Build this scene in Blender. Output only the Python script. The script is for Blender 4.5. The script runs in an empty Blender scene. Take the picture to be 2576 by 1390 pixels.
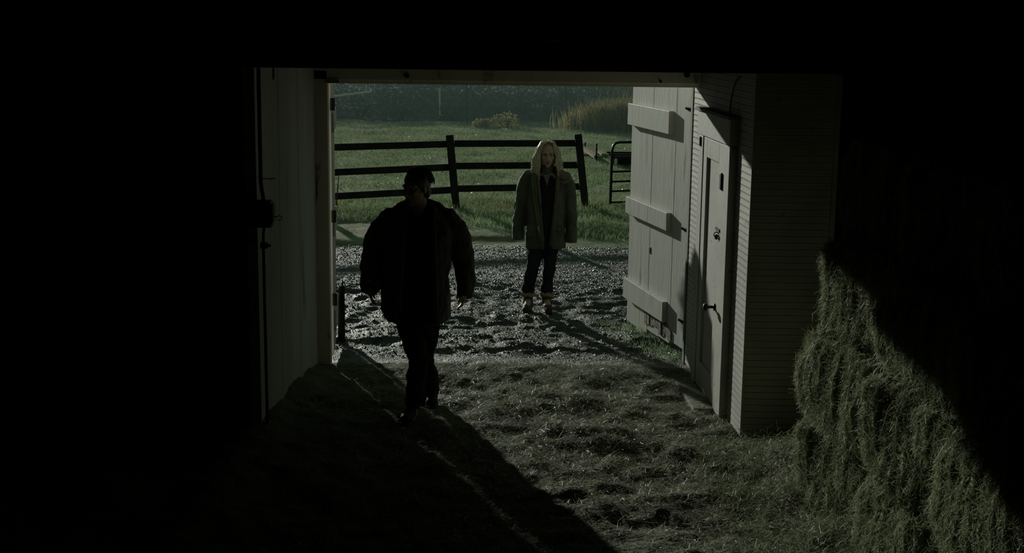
import bpy, math, random
import numpy as np
from mathutils import Vector, Matrix

random.seed(7)
RNG = np.random.default_rng(11)
SC = bpy.context.scene
COL = SC.collection

# ------------------------------------------------------------------ camera
IW, IH, FOC = 2576.0, 1390.0, 3400.0          # image size and focal length in pixels
CAM = Vector((0, 0, 2.8))
PITCH = math.atan((IH / 2 - 60.0) / FOC)
ROLL = math.radians(0.7)
FWD = Vector((0, math.cos(PITCH), -math.sin(PITCH)))
XA = Vector((1, 0, 0))
U0 = XA.cross(FWD)
RT = XA * math.cos(ROLL) + U0 * math.sin(ROLL)
UP = -XA * math.sin(ROLL) + U0 * math.cos(ROLL)
cam_data = bpy.data.cameras.new('camera')
cam = bpy.data.objects.new('camera', cam_data)
COL.objects.link(cam)
cam.matrix_world = Matrix(((RT.x, UP.x, -FWD.x, CAM.x), (RT.y, UP.y, -FWD.y, CAM.y), (RT.z, UP.z, -FWD.z, CAM.z), (0, 0, 0, 1)))
cam_data.sensor_width = 36.0
cam_data.lens = FOC / IW * 36.0
cam_data.clip_start = 0.05
cam_data.clip_end = 600
SC.camera = cam

# ------------------------------------------------------------------ light
world = bpy.data.worlds.new('dusk_sky')
SC.world = world
world.use_nodes = True
bgn = world.node_tree.nodes['Background']
bgn.inputs[0].default_value = (0.52, 0.80, 0.66, 1)
bgn.inputs[1].default_value = 0.098

SUN_DIR = Vector((0.41, -1.0, -0.221)).normalized()    # the way the light travels
sun_d = bpy.data.lights.new('low_sun', 'SUN')
sun = bpy.data.objects.new('low_sun', sun_d)
COL.objects.link(sun)
sun.rotation_euler = SUN_DIR.to_track_quat('-Z', 'Y').to_euler()
sun.location = (-20, 45, 15)
sun_d.energy = 2.4
sun_d.angle = math.radians(0.9)
sun_d.color = (0.97, 1.0, 0.88)

SC.view_settings.view_transform = 'Standard'
SC.view_settings.look = 'None'
SC.view_settings.exposure = 0.0
SC.view_settings.gamma = 1.0
SC.view_settings.use_curve_mapping = False

# ------------------------------------------------------------------ pixel helpers
def ray(px, py):
    return RT * ((px - IW / 2) / FOC) - UP * ((py - IH / 2) / FOC) + FWD
def G(px, py, z=0.0):                        # pixel -> point on a level ground
    v = ray(px, py); return CAM + v * ((z - CAM.z) / v.z)
def P(px, py, Y):                            # pixel -> point at distance Y
    v = ray(px, py); return CAM + v * (Y / v.y)
def ON(px, py, p0, n):                       # pixel -> point on a plane
    v = ray(px, py); return CAM + v * ((p0 - CAM).dot(n) / v.dot(n))

# ------------------------------------------------------------------ noise
def vnoise(x, y, seed=0):
    x = np.asarray(x, float); y = np.asarray(y, float)
    xi = np.floor(x).astype(np.int64); yi = np.floor(y).astype(np.int64)
    xf = x - xi; yf = y - yi
    u = xf * xf * (3 - 2 * xf); v = yf * yf * (3 - 2 * yf)
    def hsh(a, b):
        n = (a * 374761393 + b * 668265263 + seed * 974634777) & 0x7fffffff
        n = ((n ^ (n >> 13)) * 1274126177) & 0x7fffffff
        return ((n ^ (n >> 16)) & 0xffff) / 65535.0
    a = hsh(xi, yi); b = hsh(xi + 1, yi); c = hsh(xi, yi + 1); d = hsh(xi + 1, yi + 1)
    return (a * (1 - u) + b * u) * (1 - v) + (c * (1 - u) + d * u) * v - 0.5
def fbm(x, y, seed=0, octs=3):
    s = 0; a = 1.0; f = 1.0
    for i in range(octs):
        s = s + a * vnoise(np.asarray(x) * f, np.asarray(y) * f, seed + i * 17); a *= 0.5; f *= 2.03
    return s

# ------------------------------------------------------------------ materials
MATS = {}
def mat(name, c1, c2=None, scale=6.0, rough=0.8, spec=0.3, bump=0.0, bscale=40.0, stretch=(1, 1, 1),
        translucent=0.0, metal=0.0, spots=None, spot_scale=8.0, spot_lo=0.62, spot_hi=0.72, sheen=0.0):
    m = bpy.data.materials.new(name); m.use_nodes = True
    nt = m.node_tree; N = nt.nodes; L = nt.links
    b = N['Principled BSDF']
    b.inputs['Roughness'].default_value = rough
    b.inputs['Specular IOR Level'].default_value = spec
    b.inputs['Metallic'].default_value = metal
    if sheen: b.inputs['Sheen Weight'].default_value = sheen
    geo = N.new('ShaderNodeNewGeometry')
    mp = N.new('ShaderNodeMapping'); mp.inputs['Scale'].default_value = stretch
    L.new(geo.outputs['Position'], mp.inputs['Vector'])
    no = N.new('ShaderNodeTexNoise'); no.inputs['Scale'].default_value = scale; no.inputs['Detail'].default_value = 6
    L.new(mp.outputs[0], no.inputs['Vector'])
    rp = N.new('ShaderNodeValToRGB')
    rp.color_ramp.elements[0].position = 0.34; rp.color_ramp.elements[1].position = 0.66
    rp.color_ramp.elements[0].color = (*c1, 1); rp.color_ramp.elements[1].color = (*(c2 or c1), 1)
    L.new(no.outputs['Fac'], rp.inputs['Fac'])
    out = rp.outputs['Color']
    if spots:
        n2 = N.new('ShaderNodeTexNoise'); n2.inputs['Scale'].default_value = spot_scale; n2.inputs['Detail'].default_value = 5
        L.new(mp.outputs[0], n2.inputs['Vector'])
        r2 = N.new('ShaderNodeValToRGB')
        r2.color_ramp.elements[0].position = spot_lo; r2.color_ramp.elements[1].position = spot_hi
        L.new(n2.outputs['Fac'], r2.inputs['Fac'])
        mx = N.new('ShaderNodeMix'); mx.data_type = 'RGBA'
        L.new(r2.outputs['Color'], mx.inputs[0]); L.new(out, mx.inputs[6]); mx.inputs[7].default_value = (*spots, 1)
        out = mx.outputs[2]
    L.new(out, b.inputs['Base Color'])
    if bump:
        nb = N.new('ShaderNodeTexNoise'); nb.inputs['Scale'].default_value = bscale; nb.inputs['Detail'].default_value = 5
        L.new(mp.outputs[0], nb.inputs['Vector'])
        bp = N.new('ShaderNodeBump'); bp.inputs['Strength'].default_value = 1.0; bp.inputs['Distance'].default_value = bump
        L.new(nb.outputs['Fac'], bp.inputs['Height']); L.new(bp.outputs[0], b.inputs['Normal'])
    if translucent:
        tr = N.new('ShaderNodeBsdfTranslucent'); L.new(out, tr.inputs['Color'])
        ms = N.new('ShaderNodeMixShader'); ms.inputs[0].default_value = translucent
        L.new(b.outputs[0], ms.inputs[1]); L.new(tr.outputs[0], ms.inputs[2])
        L.new(ms.outputs[0], N['Material Output'].inputs['Surface'])
    MATS[name] = m
    return m

mat('white_paint', (0.45, 0.435, 0.40), (0.57, 0.55, 0.505), scale=3, rough=0.65, bump=0.0015, bscale=25,
    spots=(0.16, 0.14, 0.10), spot_scale=9, spot_lo=0.66, spot_hi=0.74)
mat('leaf_paint', (0.62, 0.61, 0.56), (0.76, 0.75, 0.69), scale=4, rough=0.6, bump=0.002, bscale=20, stretch=(3, 3, .35),
    spots=(0.30, 0.28, 0.21), spot_scale=4, spot_lo=0.60, spot_hi=0.74)
mat('rotten_wood', (0.20, 0.18, 0.13), (0.40, 0.38, 0.32), scale=14, rough=0.9, bump=0.01, bscale=25)
mat('panel_paint', (0.42, 0.43, 0.39), (0.54, 0.55, 0.50), scale=1.6, rough=0.75, bump=0.002, bscale=14, stretch=(2, 2, .3),
    spots=(0.16, 0.16, 0.12), spot_scale=2.4, spot_lo=0.62, spot_hi=0.80)
mat('pale_trim', (0.72, 0.68, 0.55), (0.84, 0.80, 0.67), scale=4, rough=0.7, bump=0.003, bscale=18, stretch=(1, 1, .4),
    spots=(0.12, 0.10, 0.07), spot_scale=7, spot_lo=0.60, spot_hi=0.7)
mat('jamb_wood', (0.16, 0.15, 0.12), (0.26, 0.25, 0.20), scale=5, rough=0.8, bump=0.003, bscale=18, stretch=(3, 3, .25),
    spots=(0.05, 0.045, 0.035), spot_scale=6, spot_lo=0.60, spot_hi=0.7)
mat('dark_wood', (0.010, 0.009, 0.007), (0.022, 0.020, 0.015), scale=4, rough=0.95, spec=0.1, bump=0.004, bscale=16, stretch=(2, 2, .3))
mat('fence_wood', (0.020, 0.022, 0.020), (0.040, 0.042, 0.036), scale=6, rough=0.8, spec=0.2, bump=0.004, bscale=20)
mat('iron', (0.012, 0.012, 0.011), (0.03, 0.026, 0.02), scale=30, rough=0.55, spec=0.4, metal=0.3, bump=0.001, bscale=120)
mat('gate_steel', (0.02, 0.024, 0.024), (0.04, 0.044, 0.042), scale=20, rough=0.4, metal=0.4)
mat('brass', (0.30, 0.22, 0.08), (0.38, 0.29, 0.12), scale=30, rough=0.35, metal=0.8)
mat('pale_pipe', (0.75, 0.76, 0.68), (0.85, 0.85, 0.78), scale=10, rough=0.5)
mat('pale_wood', (0.30, 0.27, 0.22), (0.42, 0.38, 0.31), scale=8, rough=0.8)
mat('floor_dirt', (0.085, 0.092, 0.055), (0.18, 0.185, 0.115), scale=7, rough=0.9, spec=0.2, bump=0.02, bscale=35)
mat('straw', (0.24, 0.265, 0.16), (0.48, 0.51, 0.35), scale=11, rough=0.5, spec=0.5, translucent=0.3)
mat('bale_hay', (0.13, 0.145, 0.08), (0.24, 0.26, 0.15), scale=9, rough=0.9, spec=0.2, bump=0.03, bscale=40, stretch=(1, 1, .4))
mat('hay_strand', (0.20, 0.23, 0.125), (0.40, 0.44, 0.27), scale=12, rough=0.55, spec=0.4, translucent=0.3)
mat('pebble', (0.12, 0.125, 0.115), (0.26, 0.27, 0.25), scale=14, rough=0.38, spec=0.5)
mat('grass', (0.20, 0.30, 0.15), (0.36, 0.47, 0.27), scale=1.1, rough=0.6, spec=0.3, translucent=0.45)
mat('dry_grass', (0.25, 0.23, 0.10), (0.48, 0.44, 0.21), scale=3, rough=0.6, spec=0.3, translucent=0.45)
mat('fallen_leaf', (0.30, 0.27, 0.18), (0.50, 0.47, 0.38), scale=5, rough=0.4, spec=0.6, translucent=0.3)
mat('bramble', (0.022, 0.042, 0.030), (0.05, 0.08, 0.05), scale=1.3, rough=0.75, spec=0.12, translucent=0.25)
mat('bark', (0.02, 0.02, 0.016), (0.05, 0.045, 0.036), scale=8, rough=0.9, bump=0.02, bscale=15)
mat('skin_w', (0.56, 0.44, 0.31), (0.62, 0.49, 0.36), scale=18, rough=0.55, spec=0.3)
mat('skin_m', (0.36, 0.27, 0.16), (0.42, 0.32, 0.20), scale=18, rough=0.55, spec=0.3)
mat('lips', (0.30, 0.18, 0.13), rough=0.45)
mat('eye_white', (0.30, 0.28, 0.25), rough=0.2, spec=0.5)
mat('iris', (0.02, 0.022, 0.02), rough=0.15, spec=0.5)
mat('blonde', (0.68, 0.58, 0.38), (0.92, 0.84, 0.62), scale=24, rough=0.38, spec=0.6, stretch=(1, 1, .25), translucent=0.22)
mat('brown_hair', (0.012, 0.010, 0.007), (0.028, 0.023, 0.017), scale=30, rough=0.35, spec=0.6)
mat('parka', (0.085, 0.10, 0.064), (0.13, 0.15, 0.10), scale=7, rough=0.75, spec=0.25, bump=0.006, bscale=14, sheen=0.2)
mat('lining', (0.16, 0.145, 0.10), (0.22, 0.20, 0.14), scale=20, rough=0.8)
mat('zip_metal', (0.45, 0.38, 0.16), rough=0.3, metal=0.9)
mat('sweater', (0.014, 0.018, 0.018), (0.026, 0.03, 0.028), scale=30, rough=0.9, bump=0.003, bscale=90)
mat('turtleneck', (0.13, 0.145, 0.14), (0.19, 0.21, 0.20), scale=40, rough=0.9, bump=0.003, bscale=120)
mat('denim', (0.012, 0.016, 0.026), (0.026, 0.032, 0.046), scale=22, rough=0.85, bump=0.003, bscale=50)
mat('boot', (0.08, 0.062, 0.04), (0.13, 0.10, 0.065), scale=20, rough=0.7, bump=0.002, bscale=60)
mat('shearling', (0.42, 0.36, 0.22), (0.58, 0.50, 0.34), scale=40, rough=0.95, bump=0.006, bscale=90)
mat('rubber', (0.015, 0.015, 0.013), rough=0.7)
mat('dark_coat', (0.05, 0.053, 0.043), (0.09, 0.093, 0.075), scale=9, rough=0.8, spec=0.2, bump=0.006, bscale=12, sheen=0.25)
mat('black_shirt', (0.008, 0.008, 0.007), (0.014, 0.014, 0.012), scale=20, rough=0.9, spec=0.1)
mat('dark_trousers', (0.012, 0.012, 0.011), (0.024, 0.024, 0.02), scale=14, rough=0.85, spec=0.2, bump=0.004, bscale=20)

def ground_material():
    m = bpy.data.materials.new('yard_ground'); m.use_nodes = True
    nt = m.node_tree; N = nt.nodes; L = nt.links; b = N['Principled BSDF']
    geo = N.new('ShaderNodeNewGeometry'); sep = N.new('ShaderNodeSeparateXYZ'); L.new(geo.outputs['Position'], sep.inputs[0])
    def noise(s, d=5):
        n = N.new('ShaderNodeTexNoise'); n.inputs['Scale'].default_value = s; n.inputs['Detail'].default_value = d
        L.new(geo.outputs['Position'], n.inputs['Vector']); return n.outputs['Fac']
    def ramp(sock, p0, c0, p1, c1):
        r = N.new('ShaderNodeValToRGB'); r.color_ramp.elements[0].position = p0; r.color_ramp.elements[1].position = p1
        r.color_ramp.elements[0].color = c0; r.color_ramp.elements[1].color = c1; L.new(sock, r.inputs['Fac']); return r.outputs['Color']
    def math_(op, a, bb):
        n = N.new('ShaderNodeMath'); n.operation = op
        for i, q in enumerate((a, bb)):
            if isinstance(q, (int, float)): n.inputs[i].default_value = q
            else: L.new(q, n.inputs[i])
        return n.outputs[0]
    def mix(f, a, c):
        n = N.new('ShaderNodeMix'); n.data_type = 'RGBA'; L.new(f, n.inputs[0]); L.new(a, n.inputs[6]); L.new(c, n.inputs[7]); return n.outputs[2]
    def band(y0, w):      # 0 before y0, 1 after, with a ragged edge
        t = math_('ADD', sep.outputs[1], math_('MULTIPLY', math_('SUBTRACT', noise(1.6), 0.5), 1.6))
        n = N.new('ShaderNodeMapRange'); L.new(t, n.inputs[0]); n.inputs[1].default_value = y0; n.inputs[2].default_value = y0 + w
        return n.outputs[0]
    mud = ramp(noise(9), 0.35, (0.035, 0.038, 0.026, 1), 0.65, (0.085, 0.09, 0.066, 1))
    gravel = ramp(noise(70), 0.38, (0.07, 0.075, 0.07, 1), 0.62, (0.24, 0.25, 0.235, 1))
    sand = ramp(noise(5), 0.35, (0.15, 0.17, 0.08, 1), 0.65, (0.30, 0.32, 0.18, 1))
    green = ramp(noise(1.4, 8), 0.36, (0.22, 0.285, 0.15, 1), 0.66, (0.42, 0.51, 0.30, 1))
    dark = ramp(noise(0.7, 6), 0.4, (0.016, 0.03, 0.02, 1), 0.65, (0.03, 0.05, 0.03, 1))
    c = mix(band(14.2, 1.3), mud, gravel)
    c = mix(band(17.0, 0.4), c, mix(ramp(noise(1.1), 0.46, (0, 0, 0, 1), 0.56, (1, 1, 1, 1)), sand, green))
    c = mix(band(19.6, 0.6), c, green)
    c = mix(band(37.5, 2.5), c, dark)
    L.new(c, b.inputs['Base Color'])
    wet = math_('SUBTRACT', 1.0, band(17.2, 0.6))
    mr = N.new('ShaderNodeMapRange'); L.new(wet, mr.inputs[0]); mr.inputs[3].default_value = 0.85; mr.inputs[4].default_value = 0.48
    L.new(mr.outputs[0], b.inputs['Roughness'])
    b.inputs['Specular IOR Level'].default_value = 0.4
    bp = N.new('ShaderNodeBump'); bp.inputs['Distance'].default_value = 0.02; bp.inputs['Strength'].default_value = 1
    L.new(noise(60, 4), bp.inputs['Height']); L.new(bp.outputs[0], b.inputs['Normal'])
    MATS['yard_ground'] = m
ground_material()

# ------------------------------------------------------------------ mesh helpers
WLOC = {}
def tag(o, label=None, cat=None, group=None, kind=None):
    if label: o['label'] = label
    if cat: o['category'] = cat
    if group: o['group'] = group
    if kind: o['kind'] = kind
    return o
def thing(name, loc, label, cat, group=None, kind=None):
    o = bpy.data.objects.new(name, None); COL.objects.link(o)
    o.location = loc; o.empty_display_size = 0.1; WLOC[o.name] = Vector(loc)
    return tag(o, label, cat, group, kind)
def wloc(o): return WLOC.get(o.name, Vector((0, 0, 0)))
def link_mesh(name, me, material, parent=None, smooth=False, bevel=0.0, loc=None):
    o = bpy.data.objects.new(name, me); COL.objects.link(o)
    if material: me.materials.append(MATS[material])
    base = wloc(parent) if parent else Vector((0, 0, 0))
    if loc is None: loc = base
    loc = Vector(loc)
    if loc.length > 0:
        me.transform(Matrix.Translation(-loc))
    o.location = loc - base if parent else loc
    WLOC[o.name] = loc
    if parent: o.parent = parent
    if smooth: me.polygons.foreach_set('use_smooth', [True] * len(me.polygons))
    if bevel:
        bv = o.modifiers.new('bevel', 'BEVEL'); bv.width = bevel; bv.segments = 2; bv.limit_method = 'ANGLE'
    return o
def perp(d):
    d = Vector(d).normalized()
    a = Vector((0, 0, 1)) if abs(d.z) < 0.9 else Vector((1, 0, 0))
    u = d.cross(a).normalized(); return u, d.cross(u).normalized()
class MB:
    def __init__(s): s.v = []; s.f = []
    def add(s, vs, fs):
        o = len(s.v); s.v += [tuple(p) for p in vs]; s.f += [tuple(i + o for i in f) for f in fs]; return s
    def hexa(s, p):          # 4 bottom points, 4 top points
        return s.add(p, [(3, 2, 1, 0), (4, 5, 6, 7), (0, 1, 5, 4), (1, 2, 6, 5), (2, 3, 7, 6), (3, 0, 4, 7)])
    def box(s, c, size, M=None):
        hx, hy, hz = size[0] / 2, size[1] / 2, size[2] / 2; c = Vector(c); p = []
        for z in (-hz, hz):
            for x, y in ((-hx, -hy), (hx, -hy), (hx, hy), (-hx, hy)):
                q = Vector((x, y, z)); p.append(c + (M @ q if M else q))
        return s.hexa(p)
    def span(s, lo, hi):
        return s.box([(a + b) / 2 for a, b in zip(lo, hi)], [abs(b - a) for a, b in zip(lo, hi)])
    def loft(s, rings, cap=True):
        n = len(rings[0]); vs = [p for r in rings for p in r]; fs = []
        for i in range(len(rings) - 1):
            for j in range(n):
                k = (j + 1) % n
                fs.append((i * n + j, i * n + k, (i + 1) * n + k, (i + 1) * n + j))
        if cap: fs.append(tuple(range(n))[::-1]); fs.append(tuple((len(rings) - 1) * n + j for j in range(n)))
        return s.add(vs, fs)
    def tube(s, path, rad, n=8, ref=None, cap=True):
        path = [Vector(p) for p in path]; rings = []
        if not hasattr(rad, '__len__'): rad = [rad] * len(path)
        u = None
        for i, p in enumerate(path):
            d = (path[min(i + 1, len(path) - 1)] - path[max(i - 1, 0)]).normalized()
            if ref is not None:
                u = (Vector(ref) - d * d.dot(Vector(ref))).normalized()
            elif u is None: u = perp(d)[0]
            else: u = (u - d * d.dot(u)).normalized()
            w = d.cross(u); r = rad[i]
            ru, rw = r if hasattr(r, '__len__') else (r, r)
            rings.append([p + u * (ru * math.cos(2 * math.pi * k / n)) + w * (rw * math.sin(2 * math.pi * k / n)) for k in range(n)])
        return s.loft(rings, cap)
    def ell(s, c, r, M=None, nu=16, nv=10):
        c = Vector(c)
        if not hasattr(r, '__len__'): r = (r, r, r)
        vs = []; fs = []
        def pt(a, b):
            q = Vector((r[0] * math.cos(a) * math.cos(b), r[1] * math.sin(a) * math.cos(b), r[2] * math.sin(b)))
            return c + (M @ q if M else q)
        vs.append(pt(0, -math.pi / 2))
        for j in range(1, nv):
            for i in range(nu): vs.append(pt(2 * math.pi * i / nu, -math.pi / 2 + math.pi * j / nv))
        vs.append(pt(0, math.pi / 2))
        for i in range(nu): fs.append((0, 1 + (i + 1) % nu, 1 + i))
        for j in range(nv - 2):
            for i in range(nu):
                a = 1 + j * nu + i; b_ = 1 + j * nu + (i + 1) % nu; fs.append((a, b_, b_ + nu, a + nu))
        last = len(vs) - 1; o = 1 + (nv - 2) * nu
        for i in range(nu): fs.append((last, o + i, o + (i + 1) % nu))
        return s.add(vs, fs)
    def mesh(s, name):
        me = bpy.data.meshes.new(name); me.from_pydata(s.v, [], s.f); me.update(); return me
    def build(s, name, material, parent=None, smooth=False, bevel=0.0, loc=None):
        return link_mesh(name, s.mesh(name), material, parent, smooth, bevel, loc)
    def remesh(s, name, voxel, smooth_it, material, parent=None, fn=None, factor=0.5):
        o = bpy.data.objects.new('tmp', s.mesh('tmp')); COL.objects.link(o)
        r = o.modifiers.new('r', 'REMESH'); r.mode = 'VOXEL'; r.voxel_size = voxel
        if smooth_it:
            q = o.modifiers.new('s', 'SMOOTH'); q.iterations = smooth_it; q.factor = factor
        dg = bpy.context.evaluated_depsgraph_get()
        me = bpy.data.meshes.new_from_object(o.evaluated_get(dg)); old = o.data
        bpy.data.objects.remove(o); bpy.data.meshes.remove(old); me.name = name
        me.materials.clear()
        if fn:
            n = len(me.vertices); a = np.empty(n * 3); me.vertices.foreach_get('co', a); a = a.reshape(n, 3)
            nr = np.empty(n * 3); me.vertex_normals.foreach_get('vector', nr); nr = nr.reshape(n, 3)
            a = fn(a, nr); me.vertices.foreach_set('co', a.ravel()); me.update()
        return link_mesh(name, me, material, parent, smooth=True)
def np_mesh(name, v, quads=None, tris=None):
    me = bpy.data.meshes.new(name)
    parts = []; sizes = []
    if quads is not None and len(quads): parts.append(quads.ravel()); sizes += [4] * len(quads)
    if tris is not None and len(tris): parts.append(tris.ravel()); sizes += [3] * len(tris)
    idx = np.concatenate(parts).astype(np.int32); sizes = np.array(sizes, np.int32)
    me.vertices.add(len(v)); me.vertices.foreach_set('co', np.asarray(v, np.float32).ravel())
    me.loops.add(len(idx)); me.loops.foreach_set('vertex_index', idx)
    me.polygons.add(len(sizes))
    st = np.zeros(len(sizes), np.int32); st[1:] = np.cumsum(sizes)[:-1]
    me.polygons.foreach_set('loop_start', st); me.polygons.foreach_set('loop_total', sizes)
    me.update(); me.validate(); return me
def grid_mesh(name, xs, ys, hf):
    X, Y = np.meshgrid(xs, ys); Z = hf(X, Y); nx = len(xs)
    v = np.stack([X.ravel(), Y.ravel(), Z.ravel()], 1)
    i = (np.arange(len(ys) - 1)[:, None] * nx + np.arange(nx - 1)[None, :]).ravel()
    q = np.stack([i, i + 1, i + nx + 1, i + nx], 1)
    return np_mesh(name, v, q)
def ribbons(pos, dirs, nrm, length, width, curl=0.15, taper=0.5):
    """flat stalks of two quads each; pos, dirs, nrm are (n,3)."""
    n = len(pos)
    dirs = dirs / np.linalg.norm(dirs, axis=1, keepdims=True)
    side = np.cross(dirs, nrm); side /= np.linalg.norm(side, axis=1, keepdims=True) + 1e-9
    L = length[:, None]; Wd = width[:, None] / 2
    bend = nrm * (L * curl * RNG.uniform(-1, 1, (n, 1))) + side * (L * curl * RNG.uniform(-1, 1, (n, 1)))
    a = pos - dirs * L / 2; b = pos + bend; c = pos + dirs * L / 2
    v = np.stack([a - side * Wd, a + side * Wd, b - side * Wd, b + side * Wd, c - side * Wd * taper, c + side * Wd * taper], 1).reshape(-1, 3)
    o = np.arange(n)[:, None] * 6
    q = np.concatenate([o + np.array([[0, 1, 3, 2]]), o + np.array([[2, 3, 5, 4]])])
    return v, q
def blades(pos, height, width, lean):
    """upright grass blades, one quad and one triangle each"""
    n = len(pos); a = RNG.uniform(0, 2 * np.pi, n); s = np.stack([np.cos(a), np.sin(a), np.zeros(n)], 1)
    b = RNG.uniform(0, 2 * np.pi, n); l = np.stack([np.cos(b), np.sin(b), np.zeros(n)], 1) * (lean * RNG.uniform(0.2, 1, n) * height)[:, None]
    up = np.stack([np.zeros(n), np.zeros(n), height], 1); w = s * (width / 2)[:, None]
    v = np.stack([pos - w, pos + w, pos + up * .6 + l * .35 - w * .8, pos + up * .6 + l * .35 + w * .8, pos + up + l], 1).reshape(-1, 3)
    o = np.arange(n)[:, None] * 5
    return v, o + np.array([[0, 1, 3, 2]]), o + np.array([[2, 3, 4]])
def leaves(pos, size, nsd=1.0):
    """small folded leaves of two triangles each"""
    n = len(pos)
    d = RNG.normal(size=(n, 3)); d /= np.linalg.norm(d, axis=1, keepdims=True)
    e = np.cross(d, RNG.normal(size=(n, 3))); e /= np.linalg.norm(e, axis=1, keepdims=True)
    s = size[:, None]
    v = np.stack([pos - d * s, pos + e * s * .5, pos + d * s, pos - e * s * .5 + np.cross(d, e) * s * .3], 1).reshape(-1, 3)
    o = np.arange(n)[:, None] * 4
    return v, o + np.array([[0, 1, 2, 3]])

# ================================================================== GROUND
def h_in(x, y):
    h = 0.055 * fbm(x * 2.2, y * 2.2, 3) + 0.035 * fbm(x * 8, y * 8, 9)
    h = h + 0.30 * np.exp(-((x - 2.15) / .42) ** 2) * np.clip((9.2 - y) / .8, 0, 1) * (1 + .6 * fbm(x * 3, y * 3, 31))
    h = h + 0.10 * np.exp(-((x + 1.75) / .22) ** 2) * np.clip((11.0 - y) / .5, 0, 1)
    return h
def h_out(x, y):
    t = np.clip((y - 10.9) / .8, 0, 1)
    mud = np.clip((15.6 - y) / 1.2, 0, 1)
    h = -0.05 * t + mud * t * (0.045 * fbm(x * 1.7, y * 2.6, 41) + 0.034 * fbm(x * 7, y * 10, 45, 3))
    h = h + 0.012 * fbm(x * 12, y * 12, 51, 2)
    v = np.clip((y - 17.2) / 1.5, 0, 1)
    h = h + v * 0.05 * (0.4 + fbm(x * 1.1, y * 1.1, 61))
    k = np.clip((y - 37) / 8, 0, 1); h = h + k * k * 0.45
    k2 = np.clip((y - 46) / 50, 0, 1); h = h + k2 * k2 * (3 - 2 * k2) * 7.0 * (1 + .3 * fbm(x * .08, y * .08, 71))
    return h
def hz(x, y):
    x = np.asarray(x, float); y = np.asarray(y, float)
    t = np.clip((y - 10.6) / .8, 0, 1)
    return h_in(x, y) * (1 - t) + h_out(x, y) * t
def H(x, y): return float(hz(np.array([x]), np.array([y]))[0])

xs = np.concatenate([np.linspace(-4.6, -2.0, 20)[:-1], np.arange(-2.0, 2.6, 0.032), np.linspace(2.6, 4.6, 16)])
ys = np.concatenate([np.linspace(-3, 4.6, 30)[:-1], np.arange(4.6, 11.0, 0.034), [11.0]])
fl = link_mesh('floor', grid_mesh('floor', xs, ys, hz), 'floor_dirt', smooth=True); tag(fl, kind='structure')
xs = np.concatenate([-np.geomspace(3.2, 60, 40)[::-1][:-1], np.arange(-3.2, 3.2, 0.036), np.geomspace(3.2, 60, 40)])
ys = np.concatenate([np.arange(11.0, 17.6, 0.036), np.arange(17.6, 26, 0.09), np.arange(26, 46, 0.3), np.linspace(46, 140, 50)])
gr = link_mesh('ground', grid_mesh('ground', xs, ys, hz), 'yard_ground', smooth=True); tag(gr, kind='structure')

# ================================================================== BARN SHELL
def shell(name, lo, hi, m='dark_wood'):
    o = MB().span(lo, hi).build(name, m); return tag(o, kind='structure')
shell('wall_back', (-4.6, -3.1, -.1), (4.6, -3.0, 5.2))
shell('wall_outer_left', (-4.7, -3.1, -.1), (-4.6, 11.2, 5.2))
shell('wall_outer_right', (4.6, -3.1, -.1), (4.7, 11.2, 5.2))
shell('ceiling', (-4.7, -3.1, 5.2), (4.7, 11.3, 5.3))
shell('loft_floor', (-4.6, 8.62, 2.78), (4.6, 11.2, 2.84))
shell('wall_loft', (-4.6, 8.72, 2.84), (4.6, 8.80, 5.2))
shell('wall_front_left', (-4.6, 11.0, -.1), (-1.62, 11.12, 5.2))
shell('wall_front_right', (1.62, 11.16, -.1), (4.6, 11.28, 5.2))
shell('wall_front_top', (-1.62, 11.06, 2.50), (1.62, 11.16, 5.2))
beam = thing('trim_1', (0, 8.6, 2.6), 'dark timber beam carrying the loft across the passage', None, kind='structure')
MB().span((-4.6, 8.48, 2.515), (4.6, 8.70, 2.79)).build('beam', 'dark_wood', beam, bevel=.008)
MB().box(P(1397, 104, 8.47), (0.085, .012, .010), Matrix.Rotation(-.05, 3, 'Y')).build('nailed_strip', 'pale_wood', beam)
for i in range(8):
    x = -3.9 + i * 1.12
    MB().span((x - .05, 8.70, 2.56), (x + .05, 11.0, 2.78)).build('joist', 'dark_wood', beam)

# stall boarding on the dark left side
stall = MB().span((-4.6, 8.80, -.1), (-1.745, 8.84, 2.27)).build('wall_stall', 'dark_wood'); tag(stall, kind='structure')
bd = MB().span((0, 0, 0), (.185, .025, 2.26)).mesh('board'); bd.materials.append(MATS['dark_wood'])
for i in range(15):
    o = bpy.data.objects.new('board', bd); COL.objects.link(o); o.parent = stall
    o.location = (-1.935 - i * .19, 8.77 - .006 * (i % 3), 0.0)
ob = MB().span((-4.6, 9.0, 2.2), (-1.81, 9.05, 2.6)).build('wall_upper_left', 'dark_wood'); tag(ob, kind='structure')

# white partition on the left of the passage
A0 = Vector((-1.60, 10.90, 0)); A1 = Vector((-1.71, 8.93, 0))
tl = (A1 - A0).normalized(); nl = Vector((-tl.y, tl.x, 0)); nl = nl if nl.x > 0 else -nl
LL = (A1 - A0).length
def WL(s, n, z): return A0 + tl * s + nl * n + Vector((0, 0, z))
def slab(mb, F, s0, s1, n0, n1, z0, z1, sk=0.0):
    return mb.hexa([F(s0, n0, z0), F(s1, n0, z0), F(s1, n1, z0), F(s0, n1, z0), F(s0, n0, z1), F(s1, n0, z1 + sk), F(s1, n1, z1 + sk), F(s0, n1, z1)])
wl = slab(MB(), WL, 0, LL - .03, -.05, -.012, -.1, 2.56).build('wall_left', 'panel_paint'); tag(wl, kind='structure')
w = (LL - .03) / 6
for i in range(6):
    slab(MB(), WL, i * w + .0012, (i + 1) * w - .0012, -.012, 0.0 + .0015 * (i % 2), -.05, 2.55).build('board', 'panel_paint', wl, bevel=.002)
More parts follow.
